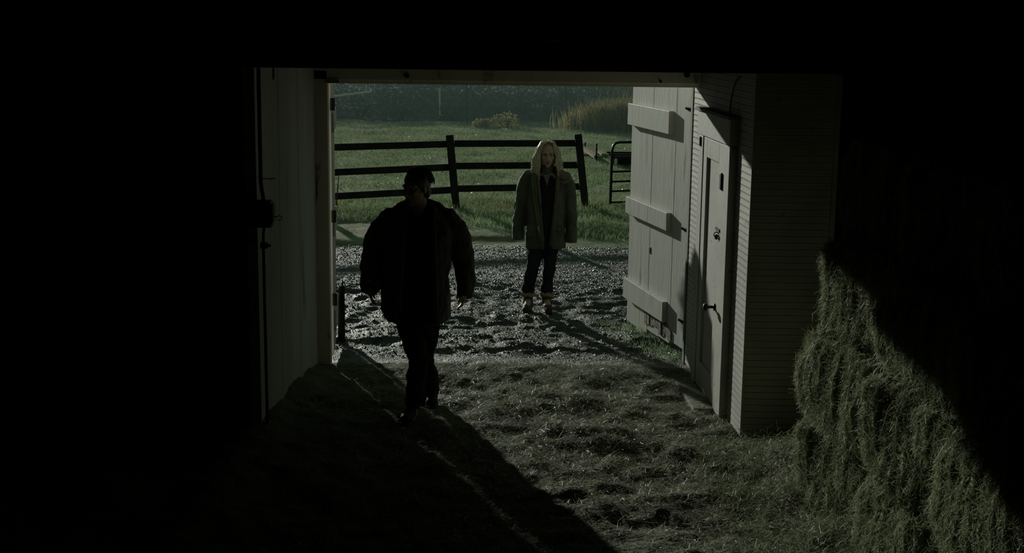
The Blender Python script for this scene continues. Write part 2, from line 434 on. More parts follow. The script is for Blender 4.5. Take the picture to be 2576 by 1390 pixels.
slab(MB(), WL, LL - .028, LL, -.075, .006, -.05, 2.53).build('end_post', 'panel_paint', wl, bevel=.003)
MB().span((-1.80, 8.95, 2.272), (-1.724, 8.975, 2.53)).build('corner_board', 'panel_paint', wl, bevel=.002)
MB().tube([WL(1.42, .006, 2.50), WL(1.42, .006, 2.40)], .006, 6).build('hanging_nail', 'iron', wl)

# doorway frame: left jamb, lintel
j = thing('trim_2', (-1.55, 10.95, 0), None, None, kind='structure')
MB().span((-1.66, 10.90, -.1), (-1.495, 10.985, 2.42)).build('jamb_post', 'pale_trim', j, bevel=.006)
MB().span((-1.62, 10.985, -.1), (-1.545, 11.02, 2.42)).build('door_stop', 'white_paint', j, bevel=.003)
lt = thing('trim_3', (0, 11.0, 2.4), None, None, kind='structure')
MB().span((-1.66, 10.90, 2.345), (1.62, 11.04, 2.52)).build('lintel_board', 'pale_trim', lt, bevel=.005)
MB().span((-1.52, 10.93, 2.315), (1.55, 11.10, 2.345)).build('lintel_soffit', 'pale_trim', lt, bevel=.003)
for px, py, r in ((1024, 190, .020), (1728, 187, .026), (1662, 205, .010)):
    c = P(px, py, 10.90)
    MB().tube([c + Vector((0, .02, 0)), c - Vector((0, .02, 0))], r, 10).build('bolt_head', 'iron', lt)
slab(MB(), lambda s, n, z: Vector((s, 10.90 - n, z)), -1.50, -1.40, 0, .03, 2.32, 2.345).build('corner_block', 'jamb_wood', lt)

# white room on the right with narrow clapboards
JR = Vector((1.47, 11.18, 0)); KR = Vector((1.60, 9.04, 0))
tr = (KR - JR).normalized(); nr_ = Vector((tr.y, -tr.x, 0)); nr_ = nr_ if nr_.x < 0 else -nr_
LR = (KR - JR).length
def WR(s, n, z): return JR + tr * s + nr_ * n + Vector((0, 0, z))
def WRpx(px, py, n=0.0):           # pixel -> (s, z) on the wall plane pushed out by n
    q = ON(px, py, JR + nr_ * n, nr_) - JR; return q.dot(tr), q.z
wr = MB()
slab(wr, WR, 0, LR - .012, -.10, -.012, -.1, 2.56)
wr.span((1.62, 9.052, -.1), (2.16, 9.12, 2.56))
wr = wr.build('wall_right', 'white_paint'); tag(wr, kind='structure')
PN = 0.055                                     # how far the small door's casing stands out
sL = WRpx(1750, 600, PN)[0]; sE = 1.69
CB = 0.0455
def clap(F, s0, s1):
    """one narrow bevelled board with a raised lip along its upper edge"""
    prof = [(-.012, .001), (.002, .001), (.003, .005), (.0012, CB - .009), (.0028, CB - .006), (.0028, CB - .0022), (-.012, CB - .0022)]
    mb = MB(); n = len(prof)
    mb.loft([[F(s0, a, z) for a, z in prof], [F(s1, a, z) for a, z in prof]])
    return mb.mesh('clapboard')
def FACE(s, n, z): return Vector((1.605 + s, 9.04 - n, z))
runs = [(clap(WR, 0.0, sL - .004), 0, 55), (clap(WR, sE + .004, LR), 0, 55), (clap(WR, sL + .002, sE - .002), 48, 55), (clap(FACE, 0, .535), 0, 55)]
for me, k0, k1 in runs:
    me.materials.append(MATS['white_paint'])
    for k in range(k0, k1):
        o = bpy.data.objects.new('clapboard', me); COL.objects.link(o); o.parent = wr
        o.location = (0, 0, k * CB)
MB().span((1.595, 9.024, 0), (1.612, 9.045, 2.5)).build('corner_bead', 'white_paint', wr, bevel=.003)
MB().span((2.135, 9.00, 0), (2.165, 9.05, 2.5)).build('edge_board', 'white_paint', wr)
slab(MB(), WR, -.03, .05, -.10, .010, -.1, 2.34).build('hinge_post', 'jamb_wood', wr, bevel=.004)
# cable looping down the shaded upper wall
pts = [WR(*((lambda q: (q[0], .012, q[1]))(WRpx(px, py, .012)))) for px, py in ((1862, 192), (1850, 205), (1843, 230), (1838, 260), (1836, 285))]
MB().tube(pts, .005, 6).build('cable', 'iron', wr, smooth=True)

# small panelled door in that wall
def DR(s, n, z): return WR(s, n, z)
sa = WRpx(1760, 600, PN)[0]; sb = WRpx(1808, 600, PN)[0]; HD = 1.97
door = thing('door_1', WR((sL + sE) / 2, 0, 0), None, None, kind='structure')
slab(MB(), DR, sL, sa - .006, -.01, PN, 0, HD).build('casing', 'white_paint', door, bevel=.003)
slab(MB(), DR, sb + .006, sE, -.01, PN, 0, HD).build('casing', 'white_paint', door, bevel=.003)
slab(MB(), DR, sL - .05, sE + .02, -.01, PN + .008, HD + .006, HD + .19).build('header_board', 'white_paint', door, bevel=.003)
slab(MB(), DR, sL - .07, sE + .04, -.01, PN + .028, HD + .19, HD + .215).build('header_cap', 'jamb_wood', door, bevel=.003)
leaf = thing('leaf', WR((sa + sb) / 2, 0, 0), None, None); leaf.parent = door; leaf.location = WLOC[leaf.name] - WLOC[door.name]
st = .13
for nm, s0, s1, z0, z1 in (('stile', sa, sa + st, .02, HD - .004), ('stile', sb - st, sb, .02, HD - .004), ('rail', sa + st, sb - st, .02, .22), ('rail', sa + st, sb - st, HD - .15, HD - .004)):
    slab(MB(), DR, s0, s1, 0, PN - .006, z0, z1).build(nm, 'white_paint', leaf, bevel=.003)
slab(MB(), DR, sa + st, sb - st, 0, PN - .026, .22, HD - .15).build('panel', 'white_paint', leaf)
def at(px, py, n): s, z = WRpx(px, py, n); return WR(s, n, z), s, z
_, s, z = at(1763, 355, PN)
slab(MB(), DR, s - .012, s + .012, PN - .004, PN + .012, z - .035, z + .035).build('hinge', 'iron', door)
_, s, z = at(1816, 456, PN)
slab(MB(), DR, s - .035, s + .02, PN - .004, PN + .014, z - .06, z + .06).build('rim_lock', 'iron', door, bevel=.003)
c, s, z = at(1807, 582, PN)
slab(MB(), DR, s - .09, s + .05, PN - .004, PN + .006, z + .0, z + .022).build('hasp', 'iron', door)
MB().tube([WR(s - .02, PN + .01 + .018 * math.sin(a), z - .005 - .02 + .018 * math.cos(a)) for a in [k * math.pi / 6 for k in range(13)]], .004, 6).build('padlock_ring', 'iron', door)
slab(MB(), DR, s - .045, s - .005, PN, PN + .02, z - .06, z - .025).build('padlock', 'iron', door, bevel=.003)
c, s, z = at(1800, 775, PN); s = sb - .06
kb = MB()
for n0, r in ((PN - .006, .028), (PN + .004, .028), (PN + .006, .011), (PN + .045, .011), (PN + .05, .022), (PN + .062, .029), (PN + .076, .026), (PN + .084, .012)):
    kb.v += [tuple(WR(s + r * math.cos(t * math.pi / 6), n0, z + r * math.sin(t * math.pi / 6))) for t in range(12)]
for i in range(7):
    for t in range(12): kb.f.append((i * 12 + t, i * 12 + (t + 1) % 12, (i + 1) * 12 + (t + 1) % 12, (i + 1) * 12 + t))
kb.f.append(tuple(84 + t for t in range(12)))
kb.build('knob', 'iron', door, smooth=True)
slab(MB(), DR, sL + .1, sE - .2, .0, .20, -.05, .012).build('threshold', 'rotten_wood', door, bevel=.006)

# ---- outward-opened plank door on the right
B1 = Vector((1.49, 11.30, 0)); B0 = Vector((1.125, 12.90, 0))
tb = (B1 - B0).normalized(); nb = Vector((tb.y, -tb.x, 0)); nb = nb if nb.x < 0 else -nb
LB = (B1 - B0).length
def LF(u, n, z): return B0 + tb * u + nb * n + Vector((0, 0, z))
d2 = thing('door_2', LF(LB / 2, 0, 0), None, None, kind='structure')
edges = [0, .30, .62, .93, 1.24, LB - .0]
for i in range(5):
    zb = (-.03, -.045, .02, .03, .06)[i]
    slab(MB(), LF, edges[i] + .0005, edges[i + 1] - .0005, -.035, .0015 * (i % 2), zb, 2.40).build('plank', 'leaf_paint', d2, bevel=.001)
for z0, z1, u1, sk in ((1.875, 2.075, 1.17, 0), (1.03, 1.19, 1.19, 0), (.205, .40, 1.16, -.01)):
    slab(MB(), LF, -.008, u1, 0, .045, z0, z1, sk).build('batten', 'leaf_paint', d2, bevel=.004)
rb = MB()
for k in range(9):
    u = .55 + k * .085
    slab(rb, LF, u, u + .07, 0, .006 + .01 * random.random(), .06 + .05 * random.random(), .17 + .05 * random.random(), random.uniform(-.04, .04))
rb.build('rotten_patch', 'rotten_wood', d2)
for z in (2.12, 1.10, .30):
    hb = MB(); slab(hb, LF, LB - .16, LB + .02, .002, .010, z - .012, z + .012)
    hb.tube([LF(LB + .025, .008, z - .05), LF(LB + .025, .008, z + .05)], .014, 8)
    for q in range(3): hb.ell(LF(LB - .14 + q * .05, .012, z), .009, None, 6, 4)
    hb.build('strap_hinge', 'iron', d2)
slab(MB(), LF, .62, .66, .0, .006, .74, .80).build('knot_hole', 'iron', d2, bevel=.002)

# ---- left leaf, opened outward and seen almost edge-on
C1 = Vector((-1.492, 11.076, 0)); C0 = Vector((-1.580, 11.93, 0))
tc = (C1 - C0).normalized(); nc = Vector((-tc.y, tc.x, 0)); nc = nc if nc.x > 0 else -nc
LC = (C1 - C0).length
def LFL(u, n, z): return C0 + tc * u + nc * n + Vector((0, 0, z))
d3 = thing('door_3', LFL(LC / 2, 0, 0), None, None, kind='structure')
for i in range(3):
    slab(MB(), LFL, i * LC / 3 + .001, (i + 1) * LC / 3 - .001, -.035, 0, .04, 2.40).build('plank', 'leaf_paint', d3, bevel=.002)
for z0, z1 in ((1.90, 2.06), (1.03, 1.19), (.22, .40)):
    slab(MB(), LFL, -.01, LC - .12, 0, .018, z0, z1).build('batten', 'leaf_paint', d3, bevel=.004)
for z in (2.14, 1.22, .52):
    hb = MB(); slab(hb, LFL, LC - .16, LC + .01, .002, .014, z - .02, z + .02)
    hb.tube([LFL(LC + .015, .012, z - .05), LFL(LC + .015, .012, z + .05)], .02, 8)
    hb.build('strap_hinge', 'iron', d3)
sk = thing('broken_stake', (-1.56, 11.98, H(-1.56, 11.98)), 'splintered dark stake leaning against the edge-on left door leaf', 'stake')
MB().tube([(-1.545, 12.0, -.06), (-1.542, 11.99, .20), (-1.537, 11.98, .46)], [.035, .032, .026], 7).build('shaft', 'fence_wood', sk)
MB().tube([(-1.535, 11.98, .44), (-1.525, 11.97, .52)], [.012, .003], 5).build('splinter', 'fence_wood', sk)
sw = thing('leaning_stick', (-1.585, 12.05, H(-1.585, 12.05)), 'thin bare stick standing up along the left door leaf', 'stick')
MB().tube([(-1.61, 12.03, -.05), (-1.60, 12.02, .9), (-1.578, 12.0, 1.2), (-1.55, 11.98, 1.48)], [.012, .011, .008, .003], 6).build('stem', 'bark', sw, smooth=True)
MB().tube([(-1.598, 12.02, .95), (-1.575, 12.0, 1.12), (-1.57, 11.99, 1.25)], [.008, .006, .002], 5).build('twig', 'bark', sw, smooth=True)

# ---- fuse box on the end post of the left partition
eb = thing('fuse_box', P(668, 535, 8.88), 'black metal fuse box with conduit on the end of the white left partition', 'fuse box')
c = P(667, 537, 8.88)
bx = MB(); w_, h_ = .060, .088
prof = [(-.10, -h_), (w_ * .75, -h_), (w_ * .8, -h_ * .75), (w_, -h_ * .55), (w_, h_ * .7), (w_ * .75, h_ * .85), (w_ * .7, h_), (-.10, h_)]
bx.loft([[c + Vector((a, -.05, b)) for a, b in prof], [c + Vector((a, .045, b)) for a, b in prof]])
bx.build('box', 'iron', eb, bevel=.004)
cx = c.x - .012
MB().tube([(cx - .012, 8.88, 2.5), (cx - .012, 8.88, c.z + .20), (cx + .005, 8.88, c.z + .08)], .013, 8).build('conduit', 'iron', eb, smooth=True)
MB().tube([(cx + .005, 8.88, c.z - .08), (cx - .004, 8.88, c.z - .14), (cx - .004, 8.88, .05)], .010, 8).build('conduit', 'iron', eb, smooth=True)
rc = P(703, 548, 8.88)
ring = [rc + Vector((-.018 * math.cos(a), 0, .016 * math.sin(a))) for a in [math.pi * (.12 + 1.76 * k / 16) for k in range(17)]]
MB().tube([rc + Vector((-.035, 0, .008))] + [rc + Vector((.016 * -math.cos(a), 0, .016 * math.sin(a))) for a in [.5 + k * .35 for k in range(16)]], .003, 6).build('pull_ring', 'iron', eb, smooth=True)
c2 = P(669, 617, 8.88)
lb = MB(); lb.tube([c2 + Vector((-.035, 0, 0)), c2 + Vector((.012, 0, 0))], .022, 8); lb.tube([c2 + Vector((.01, 0, .0)), c2 + Vector((.032, 0, .0))], .010, 6)
lb.build('cable_clamp', 'iron', eb)
n1 = P(660, 449, 8.9); n2 = P(692, 449, 8.9)
nail = MB().tube([n1, n2], .003, 5); nail.tube([n1 + (n2 - n1) * .55, n1 + (n2 - n1) * .6 - Vector((0, 0, .012)), n1 + (n2 - n1) * .75], .002, 5)
nail.build('hook_nail', 'iron', eb)

# ================================================================== FIELD FENCE
fn = thing('field_fence', (-.9, 21.05, H(-.9, 21.05)), 'dark three-rail timber fence with leaning posts along the grass field', 'fence')
posts = [((1147, 517), (1131, 339)), ((1472, 517), (1454, 337))]
pp = []
for (bx_, by), (tx, ty) in posts:
    g = G(bx_, by, 0.0); t = P(tx, ty, g.y); pp.append((g, t))
dirf = (pp[1][0] - pp[0][0])
lb_ = Vector((-3.02, 20.15, 0)); pp.insert(0, (lb_, lb_ + Vector((-.08, 0, 1.12))))
l2 = Vector((-5.05, 19.2, 0)); pp.insert(0, (l2, l2 + Vector((-.05, 0, 1.12))))
for g, t in pp:
    ax = (t - g).normalized(); M = Matrix.Rotation(math.atan2(ax.x, ax.z), 3, 'Y')
    g2 = g - ax * .15; cc = (g2 + t) / 2
    MB().box(cc, (.115, .10, (t - g2).length), M).build('post', 'fence_wood', fn, bevel=.008)
rail_px = [((371, 363), (362, 361)), ((434, 421.5), (418.5, 416)), ((494.5, 479), (476, 470))]
for (l0, l1), (r0, r1) in rail_px:
    Yl = pp[1][0].y + .12; Y1 = pp[2][0].y; Y2 = pp[3][0].y
    a = P(850, l0, 20.35); b = P(1131, l1, Y1 - .03)
    d = (b - a); a2 = b - d * ((b.x - pp[1][0].x + .05) / d.x)
    def rail(p, q):
        dd = (q - p); up = Vector((0, 0, .052)); th = Vector((dd.y, -dd.x, 0)).normalized() * .02
        MB().hexa([p - up - th, q - up - th, q - up + th, p - up + th, p + up - th, q + up - th, q + up + th, p + up + th]).build('rail', 'fence_wood', fn, bevel=.004)
    off = Vector((0, .08, 0))
    rail(a2 + off, b + off + d.normalized() * .05)
    p = P(1142, r0, Y1 + .05) + off; q = P(1462, r1, Y2 + .05) + off
    rail(p, q)
    e = a2 + off; f = Vector((pp[0][0].x, pp[0][0].y + .08, e.z - .03)); rail(f, e)

# tubular gate
gt = thing('field_gate', (2.9, 21.6, H(2.9, 21.6)), 'dark tubular steel gate with rounded corner beside the fence post', 'gate')
g0 = G(1535, 516, 0.0); g1 = g0 + Vector((3.0, .95, 0)); gd = (g1 - g0)
def GT(u, z): return g0 + gd * u + Vector((.012 * z, 0, z))
ztop = P(1545, 358, g0.y).z
MB().tube([GT(0, -.03), GT(0, ztop - .12), GT(.006, ztop - .05), GT(.018, ztop - .012), GT(.04, ztop), GT(.96, ztop), GT(.99, ztop - .04), GT(1, ztop - .12), GT(1, .06)], .021, 8).build('frame', 'gate_steel', gt, smooth=True)
for py in (395, 431, 456, 480, 508):
    z = P(1555, py, g0.y + .05).z
    MB().tube([GT(0, z), GT(1, z + .02)], .017, 8).build('bar', 'gate_steel', gt, smooth=True)
MB().tube([GT(.5, .1), GT(.5, ztop)], .017, 8).build('brace', 'gate_steel', gt, smooth=True)
gp = thing('gate_post', (g1.x + .12, g1.y, 0), 'thick timber post the steel gate hangs on', 'post')
MB().tube([(g1.x + .12, g1.y, -.1), (g1.x + .12, g1.y, 1.35)], [.10, .09], 10).build('trunk', 'fence_wood', gp)
MB().tube([(g1.x + .12, g1.y, 1.34), (g1.x + .12, g1.y, 1.40)], [.09, .03], 10).build('cap', 'fence_wood', gp)

# things lying about the field
p = G(1466, 383); q = G(1500, 404); p.z = .10; q.z = .08
lg = thing('fallen_board', Vector(((p.x + q.x) / 2, (p.y + q.y) / 2, 0)), 'long pale board lying in the grass past the end fence post', 'board')
MB().hexa([p + Vector(v) for v in ((-.05, 0, -.03), (.05, 0, -.03))] + [q + Vector(v) for v in ((.05, 0, -.03), (-.05, 0, -.03))] + [p + Vector(v) for v in ((-.05, 0, .03), (.05, 0, .03))] + [q + Vector(v) for v in ((.05, 0, .03), (-.05, 0, .03))]).build('plank', 'pale_wood', lg)
mid = (p + q) / 2
MB().box(mid - Vector((0, 0, .06)), (.30, .06, .06)).build('bearer', 'pale_wood', lg)
p = G(1503, 386); q = G(1519, 396); p.z = .07; q.z = .06
l3 = thing('fallen_board', Vector(((p.x + q.x) / 2, (p.y + q.y) / 2, 0)), 'short pale board in the grass between the tall stake and the trough', 'board')
MB().hexa([p + Vector(v) for v in ((-.05, 0, -.025), (.05, 0, -.025))] + [q + Vector(v) for v in ((.05, 0, -.025), (-.05, 0, -.025))] + [p + Vector(v) for v in ((-.05, 0, .025), (.05, 0, .025))] + [q + Vector(v) for v in ((.05, 0, .025), (-.05, 0, .025))]).build('plank', 'pale_wood', l3)
MB().box((p + q) / 2 - Vector((0, 0, .04)), (.20, .06, .05)).build('bearer', 'pale_wood', l3)
for bxp, byp, txp, typ in ((1470, 378, 1473, 357), (1500, 404, 1501, 361)):
    g = G(bxp, byp); t = P(txp, typ, g.y)
    sk = thing('metal_stake', g, 'short dark stake at the far end of the pale board in the grass' if bxp < 1480 else 'tall dark stake at the near end of the pale board in the grass', 'stake', 'stakes by the pale board')
    MB().tube([g - Vector((0, 0, .1)), t], [.022, .016], 6).build('shaft', 'fence_wood', sk)
    MB().box((g + t) / 2 + Vector((0, -.02, .05)), (.05, .012, .02)).build('insulator', 'fence_wood', sk)
g = G(1565, 413)
tg = thing('water_trough', g, 'low dark water trough in the grass behind the steel gate', 'trough')
MB().hexa([g + Vector(v) for v in ((-.22, -.15, 0), (.6, -.15, 0), (.6, .2, 0), (-.22, .2, 0), (-.27, -.2, .2), (.65, -.2, .2), (.65, .25, .2), (-.27, .25, .2))]).build('tub', 'fence_wood', tg, bevel=.01)
for a, b in (((-.30, -.23, .2), (.68, -.17, .235)), ((-.30, .22, .2), (.68, .28, .235))):
    MB().span(g + Vector(a), g + Vector(b)).build('rim', 'fence_wood', tg)
g = G(1549, 415); t = P(1549, 400, g.y)
wp = thing('white_marker', g, 'short white marker post beside the water trough', 'post')
MB().tube([g - Vector((0, 0, .05)), Vector((g.x, g.y, t.z))], .035, 8).build('stub', 'pale_pipe', wp)
MB().tube([Vector((g.x, g.y, t.z)), Vector((g.x, g.y, t.z + .02))], [.035, .015], 8).build('tip', 'pale_pipe', wp)

# tall white pole and wire at the far edge
YB = 39.5
t = P(1106, 222, YB); b = P(1106.5, 291, YB)
pl = thing('white_pole', (b.x, YB, H(b.x, YB)), 'slim white upright pole in front of the dark bank of bramble', 'pole')
MB().tube([(b.x, YB, H(b.x, YB) - .1), (b.x, YB, b.z)], .022, 8).build('dark_foot', 'fence_wood', pl)
MB().tube([(b.x, YB, b.z), (t.x, YB, t.z)], .026, 8).build('sleeve', 'pale_pipe', pl)
a = P(700, 257, 38.5); m = P(935, 230, 38.5); e = P(1160, 212, 39.5)
wf = thing('wire_fence', (a.x, 38.5, H(a.x, 38.5)), 'thin wire with a pale pipe length strung before the dark bank', 'wire')
s0 = P(845, 241, 38.5)
MB().tube([a, s0, m, e, e + Vector((6, .6, .45))], .008, 5).build('wire', 'iron', wf)
MB().tube([s0 - (m - s0) * .8, s0, m], .030, 8).build('pale_pipe', 'pale_pipe', wf)
for x_ in (a.x + .1, e.x + .2, e.x + 3):
    zt = 1.15 if x_ < 0 else 1.5
    MB().tube([(x_, 38.6, -.1), (x_, 38.6, zt)], .02, 6).build('stake', 'fence_wood', wf)

# ================================================================== HAY STACK
def bale_mesh(seed, sx, sy, sz):
    """rough loaf of pressed hay with upright flakes along its length; base centre at the origin"""
    nx, ny, nz = 9, 44, 22
    pts = {}; v = []; f = []
    def idx(i, j, k):
        if (i, j, k) not in pts:
            pts[(i, j, k)] = len(v); v.append((i / nx - .5, j / ny - .5, k / nz))
        return pts[(i, j, k)]
    for j in range(ny):
        for k in range(nz):
            f.append((idx(0, j, k), idx(0, j, k + 1), idx(0, j + 1, k + 1), idx(0, j + 1, k)))
            f.append((idx(nx, j, k), idx(nx, j + 1, k), idx(nx, j + 1, k + 1), idx(nx, j, k + 1)))
    for i in range(nx):
        for k in range(nz):
            f.append((idx(i, 0, k), idx(i + 1, 0, k), idx(i + 1, 0, k + 1), idx(i, 0, k + 1)))
            f.append((idx(i, ny, k), idx(i, ny, k + 1), idx(i + 1, ny, k + 1), idx(i + 1, ny, k)))
        for j in range(ny):
            f.append((idx(i, j, 0), idx(i, j + 1, 0), idx(i + 1, j + 1, 0), idx(i + 1, j, 0)))
            f.append((idx(i, j, nz), idx(i + 1, j, nz), idx(i + 1, j + 1, nz), idx(i, j + 1, nz)))
    v = np.array(v); X = v[:, 0].copy(); Y = v[:, 1].copy(); Z = v[:, 2].copy()
    # rounded edges
    cx = np.abs(X) * 2; cy = np.abs(Y) * 2; cz = np.abs(Z * 2 - 1)
    rnd = 1 - .09 * (cx ** 6 * cz ** 6 + cy ** 10 * cz ** 6 + cx ** 6 * cy ** 10)
    P3 = np.stack([X * sx * rnd, Y * sy * rnd, (Z - .5) * sz * rnd + sz / 2], 1)
    yy = P3[:, 1] + .02 * vnoise(P3[:, 2] * 5, P3[:, 1] * 3, seed)
    flake = np.abs(((yy / .105 + seed * .37) % 1.0) - .5) * 2        # 0 on a flake, 1 in the groove
    depth = (.25 + .95 * (vnoise(yy * 5, P3[:, 2] * 3.5, seed + 5) + .5)) * .10
    groove = np.clip((flake - .50) / .50, 0, 1) ** 1.5 * depth
    bulge = .05 * fbm(yy * 5, P3[:, 2] * 4, seed + 9) + .022 * fbm(yy * 22, P3[:, 2] * 10, seed + 12)
    sgn = np.where(X > 0, 1, -1) * (cx > .98)
    P3[:, 0] += sgn * (bulge - groove)
    P3[:, 2] += (Z > .99) * (.04 * fbm(P3[:, 0] * 8, yy * 8, seed + 20) - groove * .4)
    P3[:, 1] += np.where(Y > 0, 1, -1) * (cy > .98) * .05 * fbm(P3[:, 0] * 8, P3[:, 2] * 8, seed + 23)
    me = np_mesh('bale', P3, np.array(f)); return me, P3
def strand_mesh(P3, sx, sy, sz, n, seed):
    """loose stalks sticking out of a bale's faces"""
    rng = np.random.default_rng(seed)
    k = rng.choice(4, n, p=[.52, .18, .16, .14])
    sel = [np.where(P3[:, 0] < -sx * .40)[0], np.where(P3[:, 2] > sz * .88)[0], np.where(P3[:, 1] < -sy * .45)[0], np.where(P3[:, 1] > sy * .45)[0]]
    nrms = np.array([(-1, 0, 0), (0, 0, 1), (0, -1, 0), (0, 1, 0)], float)
    pos = np.empty((n, 3)); nr = nrms[k]
    for q in range(4):
        m = k == q; pos[m] = P3[rng.choice(sel[q], m.sum())]
    pos += rng.normal(0, .010, (n, 3)) + nr * .006
    d = rng.normal(0, .6, (n, 3)); fc = (k == 0)[:, None]; d = np.where(fc, d * np.array([.45, .45, 1.25]), d); d += nr * rng.normal(.0, .35, (n, 1)) ; d[:, 2] *= 1.3
    L = rng.uniform(.02, .07, n) * rng.choice([1, 1, 1, 1, 1, 2.0], n)
    up = np.cross(d, rng.normal(size=(n, 3)) * .5 + nr); up = np.cross(up, d); up /= np.linalg.norm(up, axis=1, keepdims=True)
    v, q = ribbons(pos, d, up, L, rng.uniform(.0013, .0030, n), .25)
    return np_mesh('stalks', v, q)
SX, SY, SZ = .62, 1.02, .54
variants = []
for sd in (1, 2, 3, 4):
    me, P3 = bale_mesh(sd * 7, SX, SY, SZ); me.materials.append(MATS['bale_hay'])
    sm = strand_mesh(P3, SX, SY, SZ, 15000, sd); sm.materials.append(MATS['hay_strand'])
    variants.append((me, sm))
tiers = ['bottom', 'second', 'third', 'top']
wheres = ['at the end beside the white clapboard room', 'in the middle of the hay stack', 'at the stack end farthest from the white room']
left = [[1.76, 1.74, 1.85, 1.93], [1.85, 1.85, 1.91, 2.00], [1.92, 1.92, 1.96, 2.04]]
cy_ = [7.22, 6.22, 5.20]
for ci in range(3):
    for ti in range(4):
        me, sm = variants[(ci * 5 + ti * 3) % 4]
        z0 = H(1.9, cy_[ci]) * .2 + ti * .535 - .02
        o = thing('hay_bale', (left[ci][ti] + SX / 2, cy_[ci] + random.uniform(-.05, .05), max(z0, 0) if ti == 0 else z0),
                  'rough hay bale in the %s tier %s' % (tiers[ti], wheres[ci]), 'hay bale', 'stacked hay bales')
        o.rotation_euler.z = math.radians((11, 7, 12, 8)[(ci + ti) % 4])
        for nm, dat in (('body', me), ('loose_stalks', sm)):
            c = bpy.data.objects.new(nm, dat); COL.objects.link(c); c.parent = o
            if nm == 'loose_stalks': c['kind'] = 'stuff'

# ================================================================== LOOSE STRAW, GRAVEL, GRASS
def on_ground(x, y, dz=0.0): return np.stack([x, y, hz(x, y) + dz], 1)
def scatter(n, x0, x1, y0, y1, keep=None):
    x = RNG.uniform(x0, x1, n); y = RNG.uniform(y0, y1, n)
    if keep is not None:
        m = RNG.random(n) < keep(x, y); x = x[m]; y = y[m]
    return x, y
def clear_of_walls(x, y):
    right = np.where(y > 9.0, 1.50 + (11.18 - np.minimum(y, 11.18)) * .061 - .05, 9.0)
    leftw = np.where(y > 8.9, -1.60 - (10.9 - np.minimum(y, 10.9)) * .056 + .05, -9.0)
    m = (x < right) & (x > leftw) & ~((y > 10.86) & (y < 11.06) & ((x < -1.45) | (x > 1.42))); return x[m], y[m]
def straw_density(x, y):
    d = np.clip((11.6 - y) / 1.6, 0, 1) * (0.45 + 0.55 * np.clip((x + 1.0) / 2.0, 0, 1))
    d = d * np.clip(.85 + 1.3 * fbm(x * 1.6, y * 1.6, 77), .2, 1.2)
    return np.clip(d + .03 * np.clip((13 - y), 0, 1), 0, 1)
x, y = clear_of_walls(*scatter(110000, -1.75, 2.5, 4.9, 13.0, straw_density))
n = len(x)
pos = on_ground(x, y, RNG.exponential(.010, n))
a = RNG.uniform(0, 2 * np.pi, n); tilt = RNG.normal(.12, .28, n)
d = np.stack([np.cos(a) * np.cos(tilt), np.sin(a) * np.cos(tilt), np.sin(tilt)], 1)
up = np.stack([RNG.normal(0, .4, n), RNG.normal(0, .4, n), np.ones(n)], 1)
v, q = ribbons(pos, d, up, RNG.uniform(.025, .11, n), RNG.uniform(.0016, .0040, n), .2)
o = link_mesh('loose_straw', np_mesh('loose_straw', v, q), 'straw')
tag(o, 'loose straw strewn over the barn floor', 'straw', kind='stuff')
# heaped hay at the foot of the stack
x, y = scatter(60000, 1.15, 2.5, 4.9, 8.98, lambda x, y: np.clip((x - 1.15) / .4, 0, 1) * (.5 + fbm(x * 3, y * 3, 5)))
n = len(x); pos = on_ground(x, y, RNG.exponential(.02, n))
d = RNG.normal(size=(n, 3)); d[:, 2] *= .45
v, q = ribbons(pos, d, RNG.normal(0, .4, (n, 3)) + np.array([0, 0, 1.]), RNG.uniform(.03, .11, n), RNG.uniform(.0015, .0035, n), .3)
o = link_mesh('heaped_hay', np_mesh('heaped_hay', v, q), 'hay_strand')
tag(o, 'loose hay heaped along the foot of the bale stack', 'hay', kind='stuff')

# gravel on the lane and in the mud
def pebbles(x, y, r):
    n = len(x); base = np.array([(1, 0, 0), (0, 1, 0), (-1, 0, 0), (0, -1, 0), (0, 0, .7), (0, 0, -.5)], float)
    b = base[None] * (1 + RNG.uniform(-.3, .3, (n, 6, 1)))
    a = RNG.uniform(0, 6.28, n); c, s = np.cos(a)[:, None], np.sin(a)[:, None]
    b = np.stack([b[..., 0] * c - b[..., 1] * s, b[..., 0] * s + b[..., 1] * c, b[..., 2] + .3 * RNG.normal(size=(n, 1)) * b[..., 0]], 2)
    v = (b * r[:, None, None] + on_ground(x, y)[:, None]).reshape(-1, 3)
    t = np.array([(0, 1, 4), (1, 2, 4), (2, 3, 4), (3, 0, 4), (1, 0, 5), (2, 1, 5), (3, 2, 5), (0, 3, 5)])
    return np_mesh('pebbles', v, None, (np.arange(n)[:, None, None] * 6 + t[None]).reshape(-1, 3))
x, y = scatter(52000, -2.6, 2.4, 11.3, 17.4, lambda x, y: np.where(y > 14.3, 1.0, .38 + .5 * fbm(x * 2, y * 2, 83)))
o = link_mesh('lane_gravel', pebbles(x, y, RNG.uniform(.004, .013, len(x)) * np.where(RNG.random(len(x)) < .03, 1.9, 1)), 'pebble')
tag(o, 'wet grey gravel of the farm lane and yard', 'gravel', kind='stuff')

